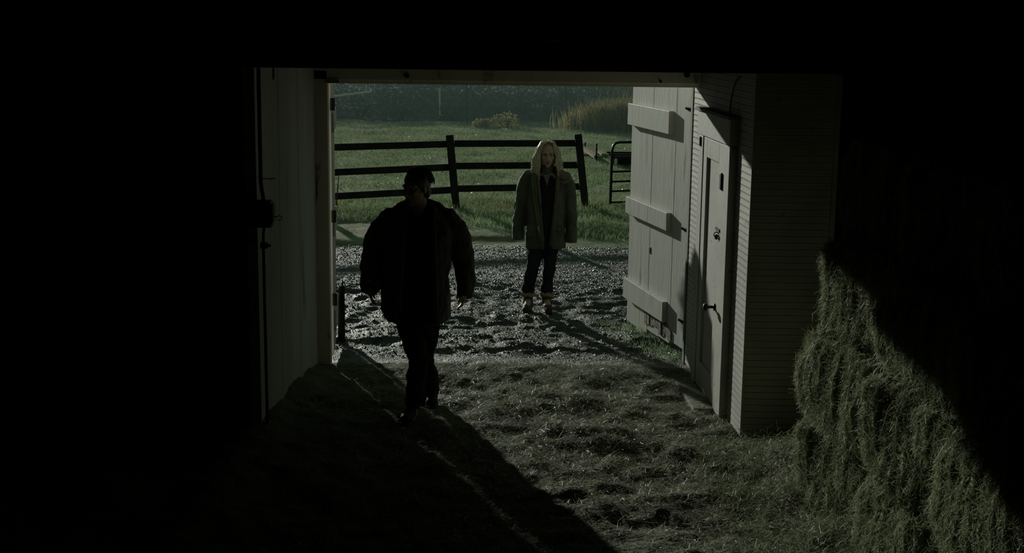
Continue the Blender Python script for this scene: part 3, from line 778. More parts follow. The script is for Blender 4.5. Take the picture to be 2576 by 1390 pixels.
def wedge(y0, y1, n, pw=1.0):
    y = y0 + (y1 - y0) * RNG.random(n) ** pw
    return RNG.uniform(-1, 1, n) * (y * .165 + .6), y
def grass_obj(name, label, n, y0, y1, h0, h1, w0, w1, keep, m='grass', pw=1.0, lean=.7):
    x, y = wedge(y0, y1, n, pw); mk = RNG.random(n) < keep(x, y); x = x[mk]; y = y[mk]; n = len(x)
    v, q, t = blades(on_ground(x, y, -.005), RNG.uniform(h0, h1, n), RNG.uniform(w0, w1, n), lean)
    o = link_mesh(name, np_mesh(name, v, q, t), m); return tag(o, label, 'grass', kind='stuff')
def verge(x, y):
    e = 17.3 + np.clip(1.3 - x * .8, 0, 1.7) + 1.6 * fbm(x * 1.2, y * 1.2, 91)      # grass comes nearer on the gate side
    return np.clip((y - e) / .7, 0, 1) * (.55 + .7 * fbm(x * 2.3, y * 2.3, 93))
grass_obj('verge_grass', 'tufty green grass along the lane and under the timber fence', 85000, 17.2, 22.0, .03, .11, .004, .009, verge)
grass_obj('field_grass', 'short green pasture grass beyond the timber fence', 130000, 21.0, 38.5, .03, .085, .006, .014, lambda x, y: .75 + fbm(x * 1.3, y * .8, 95), pw=.8)
x, y = wedge(20.2, 21.6, 2600); m = RNG.random(len(x)) < np.clip(.35 + 1.2 * fbm(x * 2, y * 2, 97), 0, 1) * (np.abs(y - 20.8) < .5); x = x[m]; y = y[m]
v, q, t = blades(on_ground(x, y), RNG.uniform(.08, .26, len(x)), RNG.uniform(.003, .007, len(x)), .8)
tag(link_mesh('fence_weeds', np_mesh('fence_weeds', v, q, t), 'dry_grass'), 'pale dry weeds growing along the foot of the timber fence', 'weeds', kind='stuff')
x, y = wedge(17.8, 37, 3200, .9); n = len(x)
v, q = leaves(on_ground(x, y, RNG.uniform(.02, .08, n)), RNG.uniform(.010, .028, n) * np.clip(y / 26, .6, 1.2))
tag(link_mesh('fallen_leaves', np_mesh('fallen_leaves', v, q), 'fallen_leaf'), 'pale fallen leaves scattered over the field grass', 'leaves', kind='stuff')
x, y = scatter(2600, .55, 1.5, 11.2, 12.9, lambda x, y: np.clip(1.1 - np.abs(x - (1.42 - (y - 11.3) * .22)) / .3, 0, 1))
v, q, t = blades(on_ground(x, y), RNG.uniform(.02, .07, len(x)), RNG.uniform(.003, .006, len(x)), .8)
tag(link_mesh('doorstep_grass', np_mesh('doorstep_grass', v, q, t), 'grass'), 'thin grass growing under the right plank door', 'grass', kind='stuff')

# ================================================================== FAR VEGETATION
def bush(c, rx, ry, rz, n, size, label, m='bramble', cat='bush', name='bramble_bush', group=None, stems=6):
    z0 = H(c[0], c[1])
    o = thing(name, (c[0], c[1], z0), label, cat, group)
    u = RNG.normal(size=(n, 3)); u /= np.linalg.norm(u, axis=1, keepdims=True); u *= (RNG.random((n, 1)) ** .4)
    lump = 1 + .5 * fbm(u[:, 0] * 3 + c[0], u[:, 2] * 3 + c[1], 13)[:, None]
    p = u * np.array([rx, ry, rz]) * lump + np.array([c[0], c[1], z0 + rz * .75]); p[:, 2] = np.maximum(p[:, 2], z0 + .02)
    v, q = leaves(p, RNG.uniform(.5, 1.3, n) * size)
    f = link_mesh('foliage', np_mesh('foliage', v, q), m, o); f['kind'] = 'stuff'
    s = MB()
    for k in range(stems):
        a = random.uniform(0, 6.28); e = Vector((c[0] + math.cos(a) * rx * .6, c[1] + math.sin(a) * ry * .6, z0 + rz * random.uniform(.8, 1.5)))
        b = Vector((c[0] + math.cos(a) * rx * .1, c[1], z0 - .05)); s.tube([b, (b + e) / 2 + Vector((0, 0, .1)), e], [.02, .014, .005], 5)
    s.build('stems', 'bark', o)
    return o
def tree(c, h, cr, n, label, name='dark_tree', group=None):
    z0 = H(c[0], c[1]); o = thing(name, (c[0], c[1], z0), label, 'tree', group)
    t = MB(); t.tube([(c[0], c[1], z0 - .2), (c[0] + .1, c[1], z0 + h * .4), (c[0], c[1], z0 + h * .85)], [h * .035, h * .025, h * .008], 9)
    t.build('trunk', 'bark', o, smooth=True)
    for k in range(6):
        a = k * 1.05 + c[0]; zb = z0 + h * (.25 + .09 * k)
        MB().tube([(c[0], c[1], zb), (c[0] + math.cos(a) * cr * .4, c[1] + math.sin(a) * cr * .4, zb + h * .08), (c[0] + math.cos(a) * cr * .8, c[1] + math.sin(a) * cr * .8, zb + h * .12)], [h * .012, h * .008, h * .003], 6).build('bough', 'bark', o, smooth=True)
    u = RNG.normal(size=(n, 3)); u /= np.linalg.norm(u, axis=1, keepdims=True); u *= RNG.random((n, 1)) ** .45
    u *= (1 + .5 * fbm(u[:, 0] * 3 + c[0], u[:, 2] * 3 + c[1], 23)[:, None])
    p = u * np.array([cr, cr, h * .45]) + np.array([c[0], c[1], z0 + h * .6])
    v, q = leaves(p, RNG.uniform(.08, .2, n)); f = link_mesh('crown', np_mesh('crown', v, q), 'bramble', o); f['kind'] = 'stuff'
k = 0
for x in np.arange(-9.6, 9.7, 1.6):
    for row, (yy, sc) in enumerate(((39.6, .52), (42.2, .85), (46, 1.15))):
        cx = float(x + row * .7 + random.uniform(-.3, .3)); yb = yy + random.uniform(-.5, .5)
        if row == 0 and cx > 2.2: continue
        lab = ('low dark bramble clump along the far edge of the grass field', 'waist-high dark bramble in the second row of the far bank', 'tall dark bramble at the back of the far bank')[row]
        bush((cx, yb), 1.25 * sc + .25, .9 * sc, .62 * sc, (900, 1500, 1700)[row], (.035, .05, .06)[row], lab, group='bramble bank')
# golden shrubs and reeds on the right
for px, py, Y, w_, h_, lab in ((1270, 322, 37.6, .42, .24, 'small golden bush glowing low before the dark bramble'), (1215, 326, 37.4, .32, .14, 'flat straw-coloured clump of dead weeds near the golden bush')):
    g = P(px, py, Y); bush((g.x, Y), w_, .3, h_, 700, .03, lab, 'dry_grass', 'bush', 'golden_bush', stems=4)
def reeds(px, Y, n, hgt, spread, lab):
    g = P(px, 330, Y); z0 = H(g.x, Y); o = thing('reed_clump', (g.x, Y, z0), lab, 'reeds', 'golden reeds before the bank')
    x = g.x + RNG.normal(0, spread, n); y = Y + RNG.normal(0, spread * .6, n)
    v, q, t = blades(on_ground(x, y), hgt * RNG.uniform(.45, 1.1, n), RNG.uniform(.010, .028, n), .55)
    f = link_mesh('blades', np_mesh('blades', v, q, t), 'dry_grass', o); f['kind'] = 'stuff'
    s = MB()
    for i in range(7):
        b = Vector((g.x + random.uniform(-1, 1) * spread, Y, z0)); tp = b + Vector((random.uniform(-.1, .35), 0, hgt * random.uniform(.9, 1.25)))
        s.tube([b, tp], [.008, .006], 5); s.tube([tp, tp + Vector((.03, 0, .18))], [.022, .006], 6)
    s.build('plumes', 'dry_grass', o)
for px, Y, n, hg, sp, lab in ((1565, 36.6, 900, .95, .30, 'tall golden reed clump by the edge of the right plank door'), (1520, 37.0, 900, .85, .33, 'golden reed clump in the middle of the reeds'), (1470, 37.6, 650, .6, .32, 'short thin golden reeds thinning out towards the bramble'), (1625, 36.8, 800, 1.0, .4, 'golden reed clump hidden behind the plank door')):
    reeds(px, Y, n, hg, sp, lab)
for px, Y, h_, cr in ((1548, 52, 7.0, 2.4), (1700, 56, 8.0, 2.8), (1430, 60, 6.5, 2.4)):
    g = P(px, 200, Y); tree((g.x, Y), h_, cr, 4200, {1548: 'dark tree rising straight behind the golden reeds', 1700: 'tallest dark tree, hidden behind the right plank door', 1430: 'smallest dark tree far back between bramble and reeds'}[px], group='trees behind the reeds')

# thin haze lying over the far field
hz_o = MB().span((-60, 29, -1), (60, 110, 4)).build('haze', None)
hm = bpy.data.materials.new('haze'); hm.use_nodes = True; nt = hm.node_tree; nt.nodes.remove(nt.nodes['Principled BSDF'])
vs = nt.nodes.new('ShaderNodeVolumeScatter'); vs.inputs['Color'].default_value = (.60, .95, .90, 1); vs.inputs['Density'].default_value = .0150; vs.inputs['Anisotropy'].default_value = .0
nt.links.new(vs.outputs[0], nt.nodes['Material Output'].inputs['Volume']); hz_o.data.materials.append(hm)
tag(hz_o, 'thin blue-green haze hanging over the far bank', 'haze', kind='stuff')

# ================================================================== PEOPLE
def head_parts(mb, Hc, M, s=1.0, jaw=1.0, nose=1.0):
    def q(x, y, z): return Hc + M @ (Vector((x, y, z)) * s)
    mb.ell(q(0, .012, .030), (.073 * s, .092 * s, .088 * s), M, 24, 16)
    mb.ell(q(0, -.022, -.040), (.057 * s * jaw, .064 * s, .078 * s), M, 20, 14)
    mb.ell(q(0, -.012, -.072), (.052 * s * jaw, .055 * s, .045 * s), M, 18, 12)
    mb.ell(q(0, -.066, -.104), (.022 * s * jaw, .016 * s, .016 * s), M, 12, 8)
    mb.tube([q(0, -.084, .012), q(0, -.098, -.012), q(0, -.108, -.034)], [.0075 * s, .010 * s * nose, .0125 * s * nose], 8)
    mb.ell(q(0, -.106, -.037), (.0125 * s * nose, .011 * s, .0095 * s), M, 10, 8)
    for sd in (-1, 1):
        mb.ell(q(sd * .012, -.094, -.040), (.008 * s, .010 * s, .007 * s), M, 8, 6)
        mb.ell(q(sd * .040, -.060, -.022), (.022 * s, .022 * s, .020 * s), M, 12, 8)
        mb.tube([q(sd * .010, -.086, .020), q(sd * .034, -.084, .024), q(sd * .056, -.062, .016)], [.008 * s, .010 * s, .008 * s], 8)
        mb.ell(q(sd * .074, .010, -.008), (.008 * s, .020 * s, .032 * s), M @ Matrix.Rotation(sd * .35, 3, 'Z'), 10, 8)
        mb.ell(q(sd * .076, .004, -.030), (.007 * s, .010 * s, .012 * s), M, 8, 6)
    mb.ell(q(0, -.085, -.062), (.022 * s, .012 * s, .007 * s), M, 12, 6)
    mb.ell(q(0, -.083, -.074), (.018 * s, .012 * s, .007 * s), M, 12, 6)
    return q
def face_fn(Hc, M, s):
    """sink the eye sockets and part the lips"""
    Mi = np.array(M.inverted()); h = np.array(Hc)
    def fn(a, nr):
        l = (a - h) @ Mi.T / s; f = np.array(M @ Vector((0, 1, 0)))
        push = np.zeros(len(a)); front = l[:, 1] < -.035
        for sd in (-1, 1):
            d2 = ((l[:, 0] - sd * .032) / .017) ** 2 + ((l[:, 2] - .003) / .011) ** 2
            push += .012 * np.exp(-d2) * front
        push += .006 * np.exp(-((l[:, 0] / .024) ** 4 + ((l[:, 2] + .068) / .003) ** 2)) * front
        return a + push[:, None] * f[None] * s
    return fn
def add_eyes(q, M, s, parent, skin):
    for sd in (-1, 1):
        MB().ell(q(sd * .032, -.0665, .0105), (.0150 * s, .0125 * s, .0068 * s), M, 12, 8).build('eyelid', skin, parent, smooth=True)
        e = MB().ell(q(sd * .032, -.0655, .003), .0120 * s, M, 12, 8).build('eye', 'eye_white', parent, smooth=True)
        MB().ell(q(sd * .032, -.0755, .003), (.0056 * s, .003 * s, .0056 * s), M, 10, 6).build('iris', 'iris', e, smooth=True)
def hairline(Hc, M, s, z_front=.078):
    """draw the hair in under the skin in front of and below the hairline"""
    Mi = np.array(M.inverted()); Mf = np.array(M); h = np.array(Hc)
    def fn(a, nr):
        l = (a - h) @ Mi.T / s
        zh = np.maximum(z_front - (l[:, 1] + .085) * 1.35, -.13)
        k = np.clip((zh - l[:, 2]) / .012, 0, 1)[:, None]
        c = np.array([0, .02, .0]); l2 = c + (l - c) * (1 - .26 * k)
        return h + (l2 * s) @ Mf.T
    return fn
def hand_parts(mb, wrist, d, nrm, side, s=1.0, curl=.35):
    """palm and five separate bent fingers; d = towards the fingertips, nrm = out of the back of the hand, side = thumb side"""
    d = Vector(d).normalized(); side = Vector(side); side = (side - d * side.dot(d)).normalized(); nrm = Vector(nrm); nrm = (nrm - d * nrm.dot(d) - side * nrm.dot(side)).normalized()
    L = .088 * s
    mb.tube([wrist - d * .05 * s, wrist, wrist + d * L * .5, wrist + d * L * .95], [(.027 * s, .021 * s), (.027 * s, .019 * s), (.040 * s, .017 * s), (.040 * s, .013 * s)], 12, ref=side)
    for k, (o, ln) in enumerate(((.030, .074), (.010, .082), (-.010, .077), (-.029, .060))):
        p = wrist + d * L * .9 + side * o * s; dd = d + side * (o * 1.6); dd.normalize(); pts = [p - d * .02 * s, p]; c = 0
        for seg in (.45, .30, .25):
            c += curl * (.7 if seg == .45 else 1.1) + k * .03
            v = (dd * math.cos(c) - nrm * math.sin(c)); p = p + v * ln * s * seg; pts.append(p)
        mb.tube(pts, [.0095 * s, .0098 * s, .0092 * s, .0088 * s, .0076 * s], 8)
    p = wrist + d * L * .25 + side * .030 * s; pts = [p - side * .02 * s, p]
    for i, seg in enumerate((.034, .030, .026)):
        v = (d * (.75 + .12 * i) + side * (.62 - .22 * i) - nrm * (.28 + .1 * i)).normalized(); p = p + v * seg * s; pts.append(p)
    mb.tube(pts, [.014 * s, .0135 * s, .0115 * s, .0105 * s, .007 * s], 8)
def wrinkle(amp, fx, fz, seed):
    def fn(a, nr):
        ang = np.arctan2(a[:, 1] - a[:, 1].mean(), a[:, 0] - a[:, 0].mean())
        w = fbm(ang * fx + a[:, 0] * 6, a[:, 2] * fz + a[:, 0] * 4, seed, 3) + .5 * fbm(a[:, 0] * 22 + a[:, 1] * 9, a[:, 2] * 15 - a[:, 0] * 9, seed + 3, 2)
        return a + nr * (w * amp)[:, None]
    return fn
def cshell(mb, rings, t, n=44):
    """open-fronted garment shell: rings = (centre, rx, ry, a0, a1): the cloth runs from angle a0 round the back to a1; angle 0 is +X, front is -Y"""
    out = []; inn = []
    for c, rx, ry, a0, a1 in rings:
        c = Vector(c); o_ = []; i_ = []
        for k in range(n + 1):
            a = a0 + (a1 - a0) * k / n
            ca, sa_ = math.cos(a), math.sin(a)
            e = 2 / 2.5
            x = math.copysign(abs(ca) ** e, ca); y_ = math.copysign(abs(sa_) ** e, sa_)
            o_.append(c + Vector((x * rx, y_ * ry, 0))); i_.append(c + Vector((x * (rx - t), y_ * (ry - t), 0)))
        out.append(o_); inn.append(i_)
    m = n + 1; R = len(rings); vs = [p for r in out for p in r] + [p for r in inn for p in r]; fs = []; I = R * m
    for r in range(R - 1):
        for k in range(n):
            a = r * m + k; fs.append((a, a + m, a + m + 1, a + 1)); b = I + a; fs.append((b, b + 1, b + m + 1, b + m))
        a = r * m; fs.append((a, I + a, I + a + m, a + m)); a = r * m + n; fs.append((a, a + m, I + a + m, I + a))
    for k in range(n):
        fs.append((k, k + 1, I + k + 1, I + k)); a = (R - 1) * m + k; fs.append((a, I + a, I + a + 1, a + 1))
    mb.add(vs, fs)
def lock(path, r, n=6):
    return path, [r * f for f in (.7, 1.0, 1.0, .95, .85, .7, .45, .15)[-len(path):]] if len(path) <= 8 else [r] * len(path)

# ------------------------------------------------------------------ the woman in the yard
YW = 13.38
def W(px, py, dy=0.0): return P(px, py, YW + dy)
SCW = FOC / YW * 1.0
gw = G(1358, 783, -.05)
wom = thing('person', (W(1360, 780).x, YW, H(W(1360, 780).x, YW)), 'standing person with long blonde hair, open olive parka, dark jeans and fleece-topped boots', 'person')
HW = W(1377, 387.5); MW = Matrix.Rotation(math.radians(4), 3, 'X') @ Matrix.Rotation(math.radians(4), 3, 'Z')
b = MB(); qw = head_parts(b, HW, MW, 1.03, 1.10, .9)
b.tube([HW + Vector((0, .02, -.08)), HW + Vector((0, .03, -.16)), HW + Vector((0, .035, -.21))], [.050, .050, .062], 14)
neck = W(1376, 432, .03); pel = W(1370, 585, .02)
b.tube([neck, W(1375, 450, .03), W(1374, 500, .02), W(1372, 545, .02), W(1370, 590, .02), W(1370, 612, .02)], [(.07, .06), (.165, .085), (.155, .105), (.13, .095), (.155, .105), (.13, .10)], 18, ref=(1, 0, 0))
ank = {}
# arms (inside the sleeves) and hands
hands = {}
for sd, pts in ((-1, ((1332, 447, .02), (1313, 510, .025), (1304, 562, .0))), (1, ((1422, 447, .02), (1434, 512, .025), (1437, 566, .0)))):
    p = [W(*q_) for q_ in pts]
    b.tube([p[0], (p[0] + p[1]) / 2, p[1], (p[1] + p[2]) / 2, p[2]], [.046, .042, .035, .031, .024], 12)
    d = (p[2] - p[1]).normalized() + Vector((0, .10, 0))
    hand_parts(b, p[2], d, Vector((sd, 0, 0)), Vector((0, -1, 0)), .80, .22)
for sd, pts in ((-1, ((1347, 600), (1339, 680), (1328, 750))), (1, ((1385, 600), (1381, 680), (1376, 750)))):
    p = [W(*pts[0], .02), W(*pts[1], -.02), W(*pts[2], .03)]
    b.tube([p[0], (p[0] + p[1]) / 2, p[1], (p[1] * .55 + p[2] * .45), p[2]], [.062, .050, .038, .036, .032], 12)
    b.tube([p[2] + Vector((0, .03, -.01)), p[2] + Vector((0, -.04, -.03)), p[2] + Vector((sd * .01, -.12, -.06))], [.036, .035, .028], 10)
body = b.remesh('body', .0065, 3, 'skin_w', wom, face_fn(HW, MW, 1.03))
add_eyes(qw, MW, 1.03, wom, 'skin_w')
for sd in (-1, 1):
    MB().tube([qw(sd * .014, -.091, .017), qw(sd * .032, -.092, .024), qw(sd * .050, -.076, .020)], [.0025, .0035, .002], 5).build('eyebrow', 'boot', wom)
lp = MB(); lp.ell(qw(0, -.0935, -.0615), (.021, .006, .0045), MW, 12, 6); lp.ell(qw(0, -.0915, -.0745), (.018, .007, .0055), MW, 12, 6)
lp.build('lips', 'lips', wom, smooth=True)
# turtleneck and dark zipped sweater
t = MB(); t.tube([HW + Vector((0, .022, -.115)), HW + Vector((0, .024, -.135)), HW + Vector((0, .028, -.165)), HW + Vector((0, .03, -.20)), W(1376, 462, .02)], [(.060, .056), (.066, .062), (.066, .062), (.078, .068), (.12, .088)], 20, ref=(1, 0, 0))
t.remesh('turtleneck', .007, 2, 'turtleneck', wom, wrinkle(.006, 3, 30, 5))
s_ = MB(); s_.tube([W(1376, 440, .035), W(1375, 452, .03), W(1375, 480, .02), W(1374, 520, .01), W(1372, 556, .01), W(1371, 588, .015)], [(.10, .075), (.165, .098), (.172, .122), (.158, .122), (.160, .118), (.165, .120)], 24, ref=(1, 0, 0))
sw_o = s_.remesh('sweater', .009, 2, 'sweater', wom, wrinkle(.012, 3, 9, 8))
v1, v2, v3 = W(1366, 438, -.075), W(1384, 438, -.075), W(1376, 466, -.112)
vp = MB(); vp.hexa([v1 + Vector((0, .06, 0)), v2 + Vector((0, .06, 0)), v3 + Vector((.004, .03, 0)), v3 + Vector((-.004, .03, 0)), v1 + Vector((0, -.012, 0)), v2 + Vector((0, -.012, 0)), v3 + Vector((.004, -.006, 0)), v3 + Vector((-.004, -.006, 0))])
vp.build('neck_opening', 'turtleneck', sw_o, bevel=.004)
MB().tube([W(1376, 466, -.118), W(1375, 500, -.128), W(1374, 540, -.128), W(1372, 580, -.122)], .004, 5).build('zip', 'iron', sw_o)
# jeans with turned-up cuffs
jn = MB(); jn.tube([W(1371, 575, .02), W(1370, 600, .02), W(1368, 622, .02)], [(.150, .105), (.160, .115), (.150, .11)], 20, ref=(1, 0, 0))
for sd, pts in ((-1, ((1346, 605, 0.02, .088), (1345, 640, 0, .078), (1340, 672, -.02, .066), (1334, 700, .0, .060), (1329, 722, .02, .056))), (1, ((1385, 605, .02, .088), (1384, 640, 0, .074), (1382, 672, -.02, .062), (1379, 700, .0, .059), (1376, 722, .02, .056)))):
    jn.tube([W(x, y, dy) for x, y, dy, r in pts], [r for *_, r in pts], 16)
jn.remesh('jeans', .008, 2, 'denim', wom, wrinkle(.012, 2, 16, 15))
for (x0, x1) in ((1329, 1328), (1376, 1375)):
    MB().tube([W(x0, 713, .02), W(x0, 716, .02), W(x1, 731, .02), W(x1, 733, .02)], [.054, .063, .066, .056], 16).build('cuff', 'denim', wom, smooth=True)
    xs_ = x0 - 1
    bt = MB(); a1 = W(xs_ + 1, 737, .025); a2 = W(xs_, 768, .03)
    bt.tube([a1, (a1 + a2) / 2, a2, Vector((a2.x, a2.y, a2.z - .03))], [.055, .050, .050, .046], 16)
    zf = H(a2.x, a2.y)
    toe = 1 if x0 > 1350 else -1
    bt.tube([(a2.x, a2.y + .06, zf + .052), (a2.x, a2.y, zf + .06), (a2.x + toe * .012, a2.y - .10, zf + .052), (a2.x + toe * .022, a2.y - .17, zf + .040)], [(.038, .045), (.045, .055), (.047, .045), (.036, .032)], 14, ref=(1, 0, 0))
    bo = bt.remesh('boot', .007, 3, 'boot', wom, wrinkle(.005, 2, 30, 44))
    so = MB().tube([(a2.x, a2.y + .09, zf + .008), (a2.x, a2.y - .0, zf + .008), (a2.x + toe * .012, a2.y - .11, zf + .008), (a2.x + toe * .022, a2.y - .20, zf + .010)], [(.034, .016), (.044, .017), (.048, .017), (.030, .015)], 14, ref=(1, 0, 0))
    so.build('sole', 'rubber', bo, smooth=True)
    sh = MB()
    for k in range(26):
        a = k * 2.4; r = .058
        sh.ell(a1 + Vector((math.cos(a) * r, math.sin(a) * r, .012 * math.sin(k * 1.7) - .006)), .017, None, 7, 5)
    sh.build('fleece_top', 'shearling', bo, smooth=True)
    for k in range(4): MB().tube([Vector((a2.x - .03, a2.y - .052, a2.z + .02 + k * .028)), Vector((a2.x, a2.y - .062, a2.z + .028 + k * .028)), Vector((a2.x + .03, a2.y - .052, a2.z + .02 + k * .028))], .003, 5).build('lace', 'pale_wood', bo)
# open parka
def ringw(py, xl, xr, ry, opl, opr, dy=.02):
    c = W((xl + xr) / 2, py, dy); rx = (xr - xl) / 2 / SCW
    def ang(pxx):           # opening edge in pixels -> angle on the front side
        u = max(-.98, min(.98, (pxx - (xl + xr) / 2) / ((xr - xl) / 2))); return math.copysign(abs(u) ** 1.25, u)
    ul, ur = ang(opl), ang(opr)
    a1 = math.pi + math.acos(-ul)            # left edge, front side (sin<0)
    a0 = 2 * math.pi - math.acos(ur) - 2 * math.pi
    return (c, rx, ry, a0, a1)
pk = MB()
rows = [(622, 1322, 1422, .150, 1366, 1384), (600, 1322, 1421, .152, 1366, 1385), (560, 1324, 1420, .150, 1364, 1391), (520, 1325, 1420, .146, 1361, 1396), (480, 1325, 1422, .138, 1358, 1399), (455, 1326, 1424, .125, 1356, 1401), (440, 1332, 1420, .105, 1355, 1401), (431, 1345, 1410, .085, 1357, 1399)]
cshell(pk, [ringw(*r) for r in rows], .024)
for sd, pts in ((-1, ((1345, 437, .02, .045), (1332, 441, .02, .062), (1322, 462, .02, .074), (1313, 500, .025, .070), (1308, 540, .02, .066), (1304, 575, -.01, .060), (1303, 598, -.03, .054))), (1, ((1408, 437, .02, .045), (1420, 441, .02, .062), (1428, 462, .02, .072), (1433, 500, .025, .066), (1437, 540, .02, .062), (1438, 575, -.01, .058), (1437, 606, -.03, .054)))):
    pk.tube([W(x, y, dy + (.02 if i > 3 else 0)) for i, (x, y, dy, r) in enumerate(pts)], [(r, r * (1.0 + .07 * i)) for i, (*_, r) in enumerate(pts)], 16, ref=(1, 0, 0))
park = pk.remesh('parka', .0085, 2, 'parka', wom, wrinkle(.016, 2.2, 9, 21))
# sleeve cuffs, pockets, front bands, collar
for x, y in ((1303, 597), (1437, 605)):
    MB().tube([W(x, y - 7, -.01), W(x, y - 4, -.01), W(x, y + 3, -.01)], [(.054, .077), (.060, .084), (.057, .080)], 16, ref=(1, 0, 0)).build('sleeve_cuff', 'parka', park, smooth=True)
for px0, px1, py0, py1, dy in ((1325, 1350, 566, 592, -.115), (1394, 1416, 566, 594, -.115)):
    mb = MB(); a_, c_ = W(px0, py1, dy), W(px1, py0, dy); mb.span((a_.x, a_.y - .006, a_.z), (c_.x, a_.y + .02, c_.z)); po = mb.build('pocket', 'parka', park, bevel=.006)
    f = MB().span((a_.x - .004, a_.y - .014, c_.z - .055), (c_.x + .004, a_.y + .004, c_.z + .004)).build('pocket_flap', 'parka', po, bevel=.005)
    MB().ell(((a_.x + c_.x) / 2, a_.y - .016, c_.z - .04), .008, None, 8, 6).build('snap', 'zip_metal', po)
def strip(name, m, pts, wd, th, parent=None):
    mb = MB(); mb.tube([W(*p) for p in pts], [(wd, th)] * len(pts), 8, ref=(1, 0, 0)); return mb.build(name, m, parent or park, smooth=True)
strip('front_lining', 'lining', [(1353, 432, -.085), (1354, 455, -.118), (1357, 485, -.130), (1359, 512, -.138)], .013, .006)
strip('front_band', 'parka', [(1344, 440, -.092), (1346, 470, -.125), (1349, 510, -.135), (1354, 560, -.138), (1359, 608, -.140)], .020, .010)
zt = strip('zip_tape', 'zip_metal', [(1338, 442, -.100), (1340, 470, -.128), (1345, 510, -.142), (1350, 545, -.148), (1353, 570, -.150)], .0025, .002)
strip('zip_pull', 'zip_metal', [(1353, 568, -.152), (1355, 578, -.154), (1357, 585, -.152)], .010, .006)
strip('front_band', 'parka', [(1404, 446, -.100), (1401, 480, -.128), (1397, 530, -.135), (1391, 580, -.138), (1386, 618, -.140)], .020, .010)
for x, y in ((1341, 468), (1344, 497), (1402, 474), (1397, 520)): MB().ell(W(x, y, -.142), .007, None, 8, 6).build('snap', 'zip_metal', park)
cl = MB()
cl.tube([W(1402, 428, .0), W(1412, 432, -.05), W(1421, 441, -.07), W(1422, 452, -.085)], [(.035, .020), (.055, .024), (.062, .022), (.055, .014)], 12, ref=(1, -.3, -.5))
cl.tube([W(1358, 426, .09), W(1376, 423, .12), W(1396, 426, .09), W(1404, 430, .02)], [.026, .030, .030, .028], 12)
cl.remesh('collar', .008, 3, 'lining', park)
MB().tube([W(1404, 456, -.10), W(1416, 459, -.10), W(1428, 456, -.08), W(1434, 448, -.02)], [(.012, .018), (.016, .020), (.016, .020), (.012, .016)], 10).build('hood_roll', 'parka', park, smooth=True)
cl = MB(); cl.tube([W(1356, 428, .02), W(1348, 434, -.05), W(1344, 446, -.09)], [.026, .030, .020], 12)
cl.build('collar', 'parka', park, smooth=True)
# long wavy blonde hair
hr = MB()
capc = HW + Vector((0, .026, .034))
hr.ell(capc, (.089, .096, .098), MW, 24, 16)
hair_cap = hr.remesh('hair', .008, 1, 'blonde', wom, hairline(HW, MW, 1.03, .080))
lk = MB()
for k in range(300):
    a = random.choice([random.uniform(-2.35, -1.0), random.uniform(1.0, 2.35), random.uniform(-1.2, 1.2)])   # 0 is the back of the head; +-pi is the face
    sx, cyy = math.sin(a), math.cos(a); ph = random.uniform(0, 6.28); r = random.uniform(.0045, .0085); out = random.uniform(.9, 1.12)
    sg = 1 if sx > 0 else -1
    part = Vector((.004 * sg + random.uniform(-.006, .006), random.uniform(-.055, .055), .131))
    side = Vector((sx * .099 * out, .020 + cyy * .096, .035 + random.uniform(-.02, .02)))
    mid_ = part * .5 + side * .5 + Vector((0, 0, .034))
    if abs(a) > 1.7: mid_ += Vector((sg * .012, -.012, .0))
    path = [part, mid_, side]
    ln = random.uniform(.20, .28)
    amp = random.uniform(.012, .030)
    for i in range(1, 8):
        tt = i / 7; wv = amp * min(1, tt * 1.6) * math.sin(ph + tt * 11.0); fl_ = .040 * math.sin(min(tt, .75) * 2.0)
        fwd = -.055 * tt if abs(a) > .9 else .012 * tt
        path.append(side + Vector((sx * fl_ + wv * (.6 + .4 * abs(cyy)), cyy * fl_ * .4 + wv * sx * .8 + fwd, -ln * tt)))
    lk.tube([HW + MW @ p for p in path], [r * .6, r, r, r * 1.05, r * 1.1, r * 1.1, r, r * .9, r * .65, r * .2], 6)
lk.build('locks', 'blonde', hair_cap, smooth=True)

# ------------------------------------------------------------------ the man walking in
YM = 9.58
def Mn(px, py, dy=0.0): return P(px, py, YM + dy)
SCM = FOC / YM
man = thing('person', (Mn(1060, 1020).x, YM, H(Mn(1060, 1020).x, YM)), 'walking person in a dark open coat, face turned aside, in shade just inside the doorway', 'person')
HM = Mn(1047, 471, -.02); MM = Matrix.Rotation(math.radians(-42), 3, 'Z') @ Matrix.Rotation(math.radians(6), 3, 'X')
b = MB(); qm = head_parts(b, HM, MM, 1.06, 1.10, 1.12)
b.tube([HM + Vector((.012, .02, -.07)), HM + Vector((.016, .025, -.15)), Mn(1053, 545, .03)], [.060, .062, .075], 14)
b.tube([Mn(1055, 535, .03), Mn(1055, 560, .03), Mn(1053, 630, .0), Mn(1052, 720, .0), Mn(1055, 790, .0), Mn(1054, 822, .0)], [(.08, .07), (.18, .095), (.165, .11), (.145, .10), (.135, .10), (.11, .09)], 18, ref=(1, 0, 0))
arms = {-1: ((972, 556, .03), (937, 655, .05), (931, 728, -.10)), 1: ((1133, 556, .03), (1168, 655, .08), (1169, 738, .0))}
for sd, pts in arms.items():
    p = [Mn(*q_) for q_ in pts]
    b.tube([p[0], (p[0] + p[1]) / 2, p[1], (p[1] + p[2]) / 2, p[2]], [.055, .052, .044, .040, .029], 12)
    d = Vector((.06 if sd < 0 else -.10, -.12 if sd < 0 else -.05, -1)).normalized()
    hand_parts(b, p[2] - d * .03, d, Vector((sd, .25, 0)), Vector((-sd * .15, -1, 0)), .98, .34)
